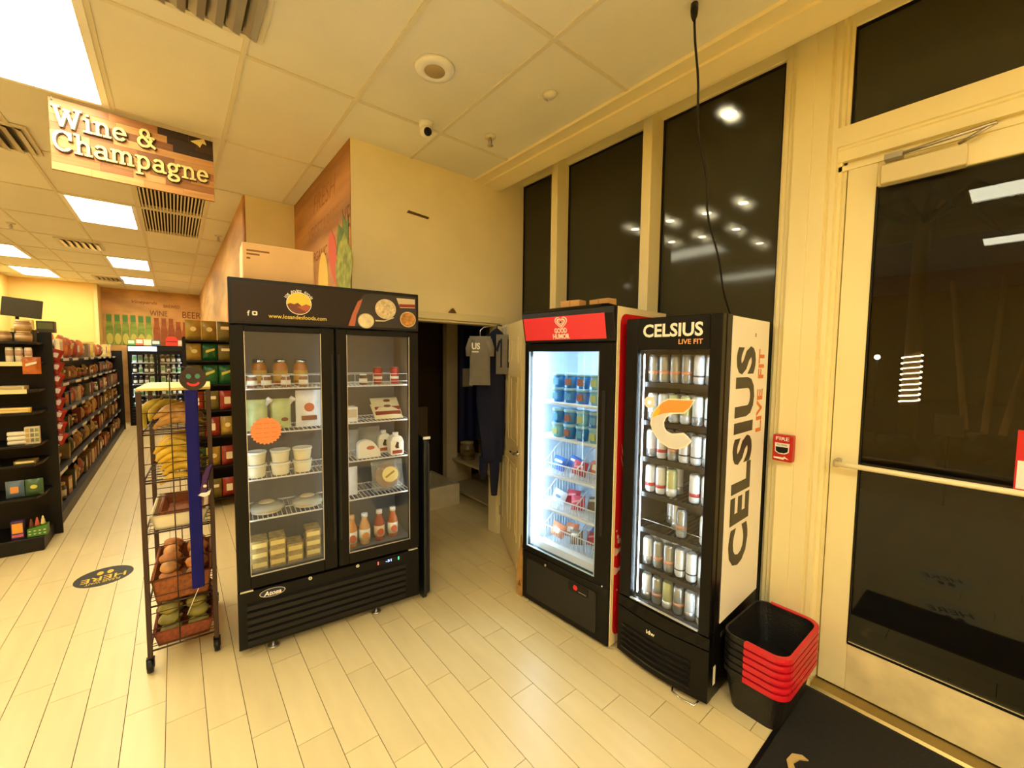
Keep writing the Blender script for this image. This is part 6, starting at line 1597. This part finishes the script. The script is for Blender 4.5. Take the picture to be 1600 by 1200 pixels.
MB().tube([(-0.07, 0.0, -1.15), (-0.075, 0.0, -1.28), (-0.07, 0, -1.36)], [0.045, 0.04, 0.03], 10).build('trailing_hem', m_navy, g1)
MB().tube([(0.035, 0.0, -1.15), (0.03, 0.0, -1.35), (0.03, 0, -1.52)], [0.055, 0.045, 0.03], 10).build('trailing_sash', m_navy, g1)
MB().tube([(0.04, 0, 0.05), (0.05, 0, 0.09), (0.09, 0, 0.085)], 0.006, 6).build('hanging_loop', m_navy, g1)
g2 = thing('grey_shirt', 'grey shirt with white US lettering hanging on the closet door', 'shirt', (2.13, 3.06, 2.0), GR_)
MB().pillow(0.19, 0.44, 0.05, (0, 0, -0.46), 8, 8, flare=1, jit=0.05).build('shirt_body', m_greyc, g2)
for s_ in (-1, 1):
    MB().tube([(s_*0.07, 0.004, -0.05), (s_*0.10, 0.006, -0.13), (s_*0.102, 0.008, -0.2)], [0.035, 0.032, 0.026], 10).build('sleeve', m_greyc, g2)
MB().tube([(0, 0, -0.03), (0, 0, 0.03), (0.03, 0.01, 0.06), (0.16, 0.05, 0.08)], 0.004, 6).build('hanger_hook', m_chrome, g2)
letters('lettering', 'US', M('shirt_print', (236, 236, 232), 0.7), g2, 0.075, 0.06, 0.0, 0.04, (1, 0, 0), (0, 0, 1), (-0.035, -0.028, -0.11))
MB().box(-0.07, -0.01, -0.028, -0.026, -0.165, -0.155).build('printed_bar', M('shirt_print'), g2)
g3 = thing('striped_vest', 'grey vest with dark stripes hanging over the navy coat', 'vest', (2.335, 2.965, 2.0), GR_)
MB().pillow(0.155, 0.36, 0.05, (0, 0, -0.36), 8, 8, jit=0.05).build('vest_body', m_greyc, g3)
for x in (-0.03, 0.035): MB().box(x-0.007, x+0.007, -0.0305, -0.018, -0.3, -0.04).build('stripe', m_navy, g3)
MB().prism([(-0.08, -0.14), (-0.05, -0.05), (-0.035, -0.06), (-0.06, -0.16)], -0.0305, -0.02, 'xz').build('stripe', m_navy, g3)

# ================================================================== OUTSIDE (night)
struct(box('ground_outside', 2.86, 30, -20, 30, -0.1, -0.03, M('asphalt', (46, 42, 38), 0.8, noise=(3, 0.3))))
struct(box('canopy_ceiling', 2.95, 13, -6, 10, 4.5, 4.6, M('canopy_soffit', (96, 86, 58), 0.9)))
m_down = emitter('downlight_lens', (1.0, 0.92, 0.72), 70.0)
def mk_down():
    t = thing('canopy_downlight', 'x', 'ceiling light')
    MB().lathe([(0.0, -0.006), (0.075, -0.004), (0.08, 0.0)], 16).build('lens', m_down, t)
    MB().lathe([(0.08, -0.004), (0.105, -0.006), (0.11, 0.0)], 16).build('trim_ring', m_white, t)
    return t
kdl = Kind(mk_down)
DL = [(4.83, 2.17), (7.70, 3.15), (7.73, 3.80), (7.62, 4.47), (9.11, 3.85), (9.12, 4.57), (9.0, 5.22), (10.6, 3.94), (7.56, 5.22), (6.2, 4.3)]
ds = ['nearest and brightest', 'second nearest', 'centre front', 'left front', 'right rear', 'centre rear', 'left rear', 'farthest right', 'leftmost', 'left middle']
for (x, y), s_ in zip(DL[:9], ds): kdl.put((x, y, 4.5), 0, '%s round canopy downlight seen through the tinted window' % s_, 'canopy downlights outside')
# palm trunk wrapped in string lights, uplit palms, planter, parked car glints
m_trunk = M('palm_trunk', (110, 84, 54), 0.9, noise=(8, 0.3)); m_string = emitter('string_light', (1.0, 0.85, 0.5), 6.0); m_leafd = M('night_leaf', (34, 46, 22), 0.8)
def palm(label, loc, h, r, lean, lit):
    t = thing('palm_tree', label, 'tree', loc)
    MB().tube([(0, 0, 0), (lean*0.4, 0, h*0.5), (lean, 0, h)], [r*1.2, r, r*0.9], 12).build('trunk', m_trunk, t)
    for k in range(9):
        a = 2*PI*k/9; L_ = 1.3
        MB().tube([(lean, 0, h), (lean+0.5*L_*math.cos(a), 0.5*L_*math.sin(a), h+0.35), (lean+L_*math.cos(a), L_*math.sin(a), h-0.15)], [0.04, 0.09, 0.01], 5).build('frond', m_leafd, t)
    if lit:
        pts = []
        for i in range(14*9):
            a = 2*PI*i/14; z = 1.15+0.8*i/(14*9)
            pts.append((lean*z/h+(r*1.22)*math.cos(a), (r*1.22)*math.sin(a), z))
        MB().tube(pts, 0.012, 4).build('string_lights', m_string, t)
    return t
palm('palm trunk wrapped in glowing string lights outside the glass door', (9.2, 1.08, -0.03), 4.0, 0.10, 0.05, True)
t = thing('palm_clump', 'uplit palm clump with three slender leaning trunks outside the glass door', 'tree', (10.2, 0.30, -0.03))
for y, ln in ((0.12, 0.35), (0.0, -0.1), (-0.12, -0.45)):
    MB().tube([(0, y, 0), (0, y+ln*0.4, 1.3), (0, y+ln, 3.2)], [0.05, 0.045, 0.035], 10).build('trunk', m_trunk, t)
pl_ = thing('planter_bed', 'dark planted bed outside the glass door', 'planter', (8.0, 0.4, -0.03))
MB().box(-0.4, 0.7, -2.2, 1.6, 0, 0.35).build('kerb', M('planter_wall', (70, 60, 44), 0.9), pl_)
for k in range(16):
    MB().ball((random.uniform(-0.3, 0.5), random.uniform(-2.0, 1.4), 0.42+random.uniform(0, 0.2)), (0.25, 0.3, 0.3), 10, jit=0.25).build('shrub', m_leafd, pl_)
for i, (y, z) in enumerate(((0.25, 0.75), (0.62, 0.6))):
    t = thing('garden_uplight', 'small garden uplight in the planted bed, %s from the right' % ORD[i], 'lamp', (10.05, 0.12+0.42*i, -0.03))
    MB().lathe([(0.03, 0), (0.05, 0.12)], 10).build('housing', m_black, t)
    MB().lathe([(0.0, 0.122), (0.045, 0.124)], 10).build('lens', emitter('uplight_lens', (1.0, 0.7, 0.35), 90.0), t)
t = thing('sign_post', 'small pale sign on a post in the bed outside the glass door', 'sign', (7.5, 0.5, -0.03))
MB().box(-0.01, 0.01, -0.13, 0.13, 0.9, 1.17).build('panel', M('notice_paper'), t); MB().cyl((0.012, 0, 0), 0.015, 0.95, 8).build('post', m_black, t)
# street-side lamps far off
for i, (x, y, z) in enumerate(((22, -0.9, 2.2), (22, 3.6, 1.9), (20, -1.4, 1.6))):
    t = thing('distant_lamp', 'distant white street lamp seen through the glass door, %s' % ('right', 'left', 'far right')[i], 'lamp', (x, y, -0.03))
    MB().cyl((0, 0, 0), 0.04, z, 8).build('pole', m_black, t); MB().ball((0, 0, z+0.1), 0.10, 10).build('globe', emitter('street_globe', (0.9, 0.95, 1.0), 8.0), t)
struct(box('facade_opposite', 27, 27.5, -20, 30, -0.1, 5, M('night_facade', (40, 36, 30), 0.9)))
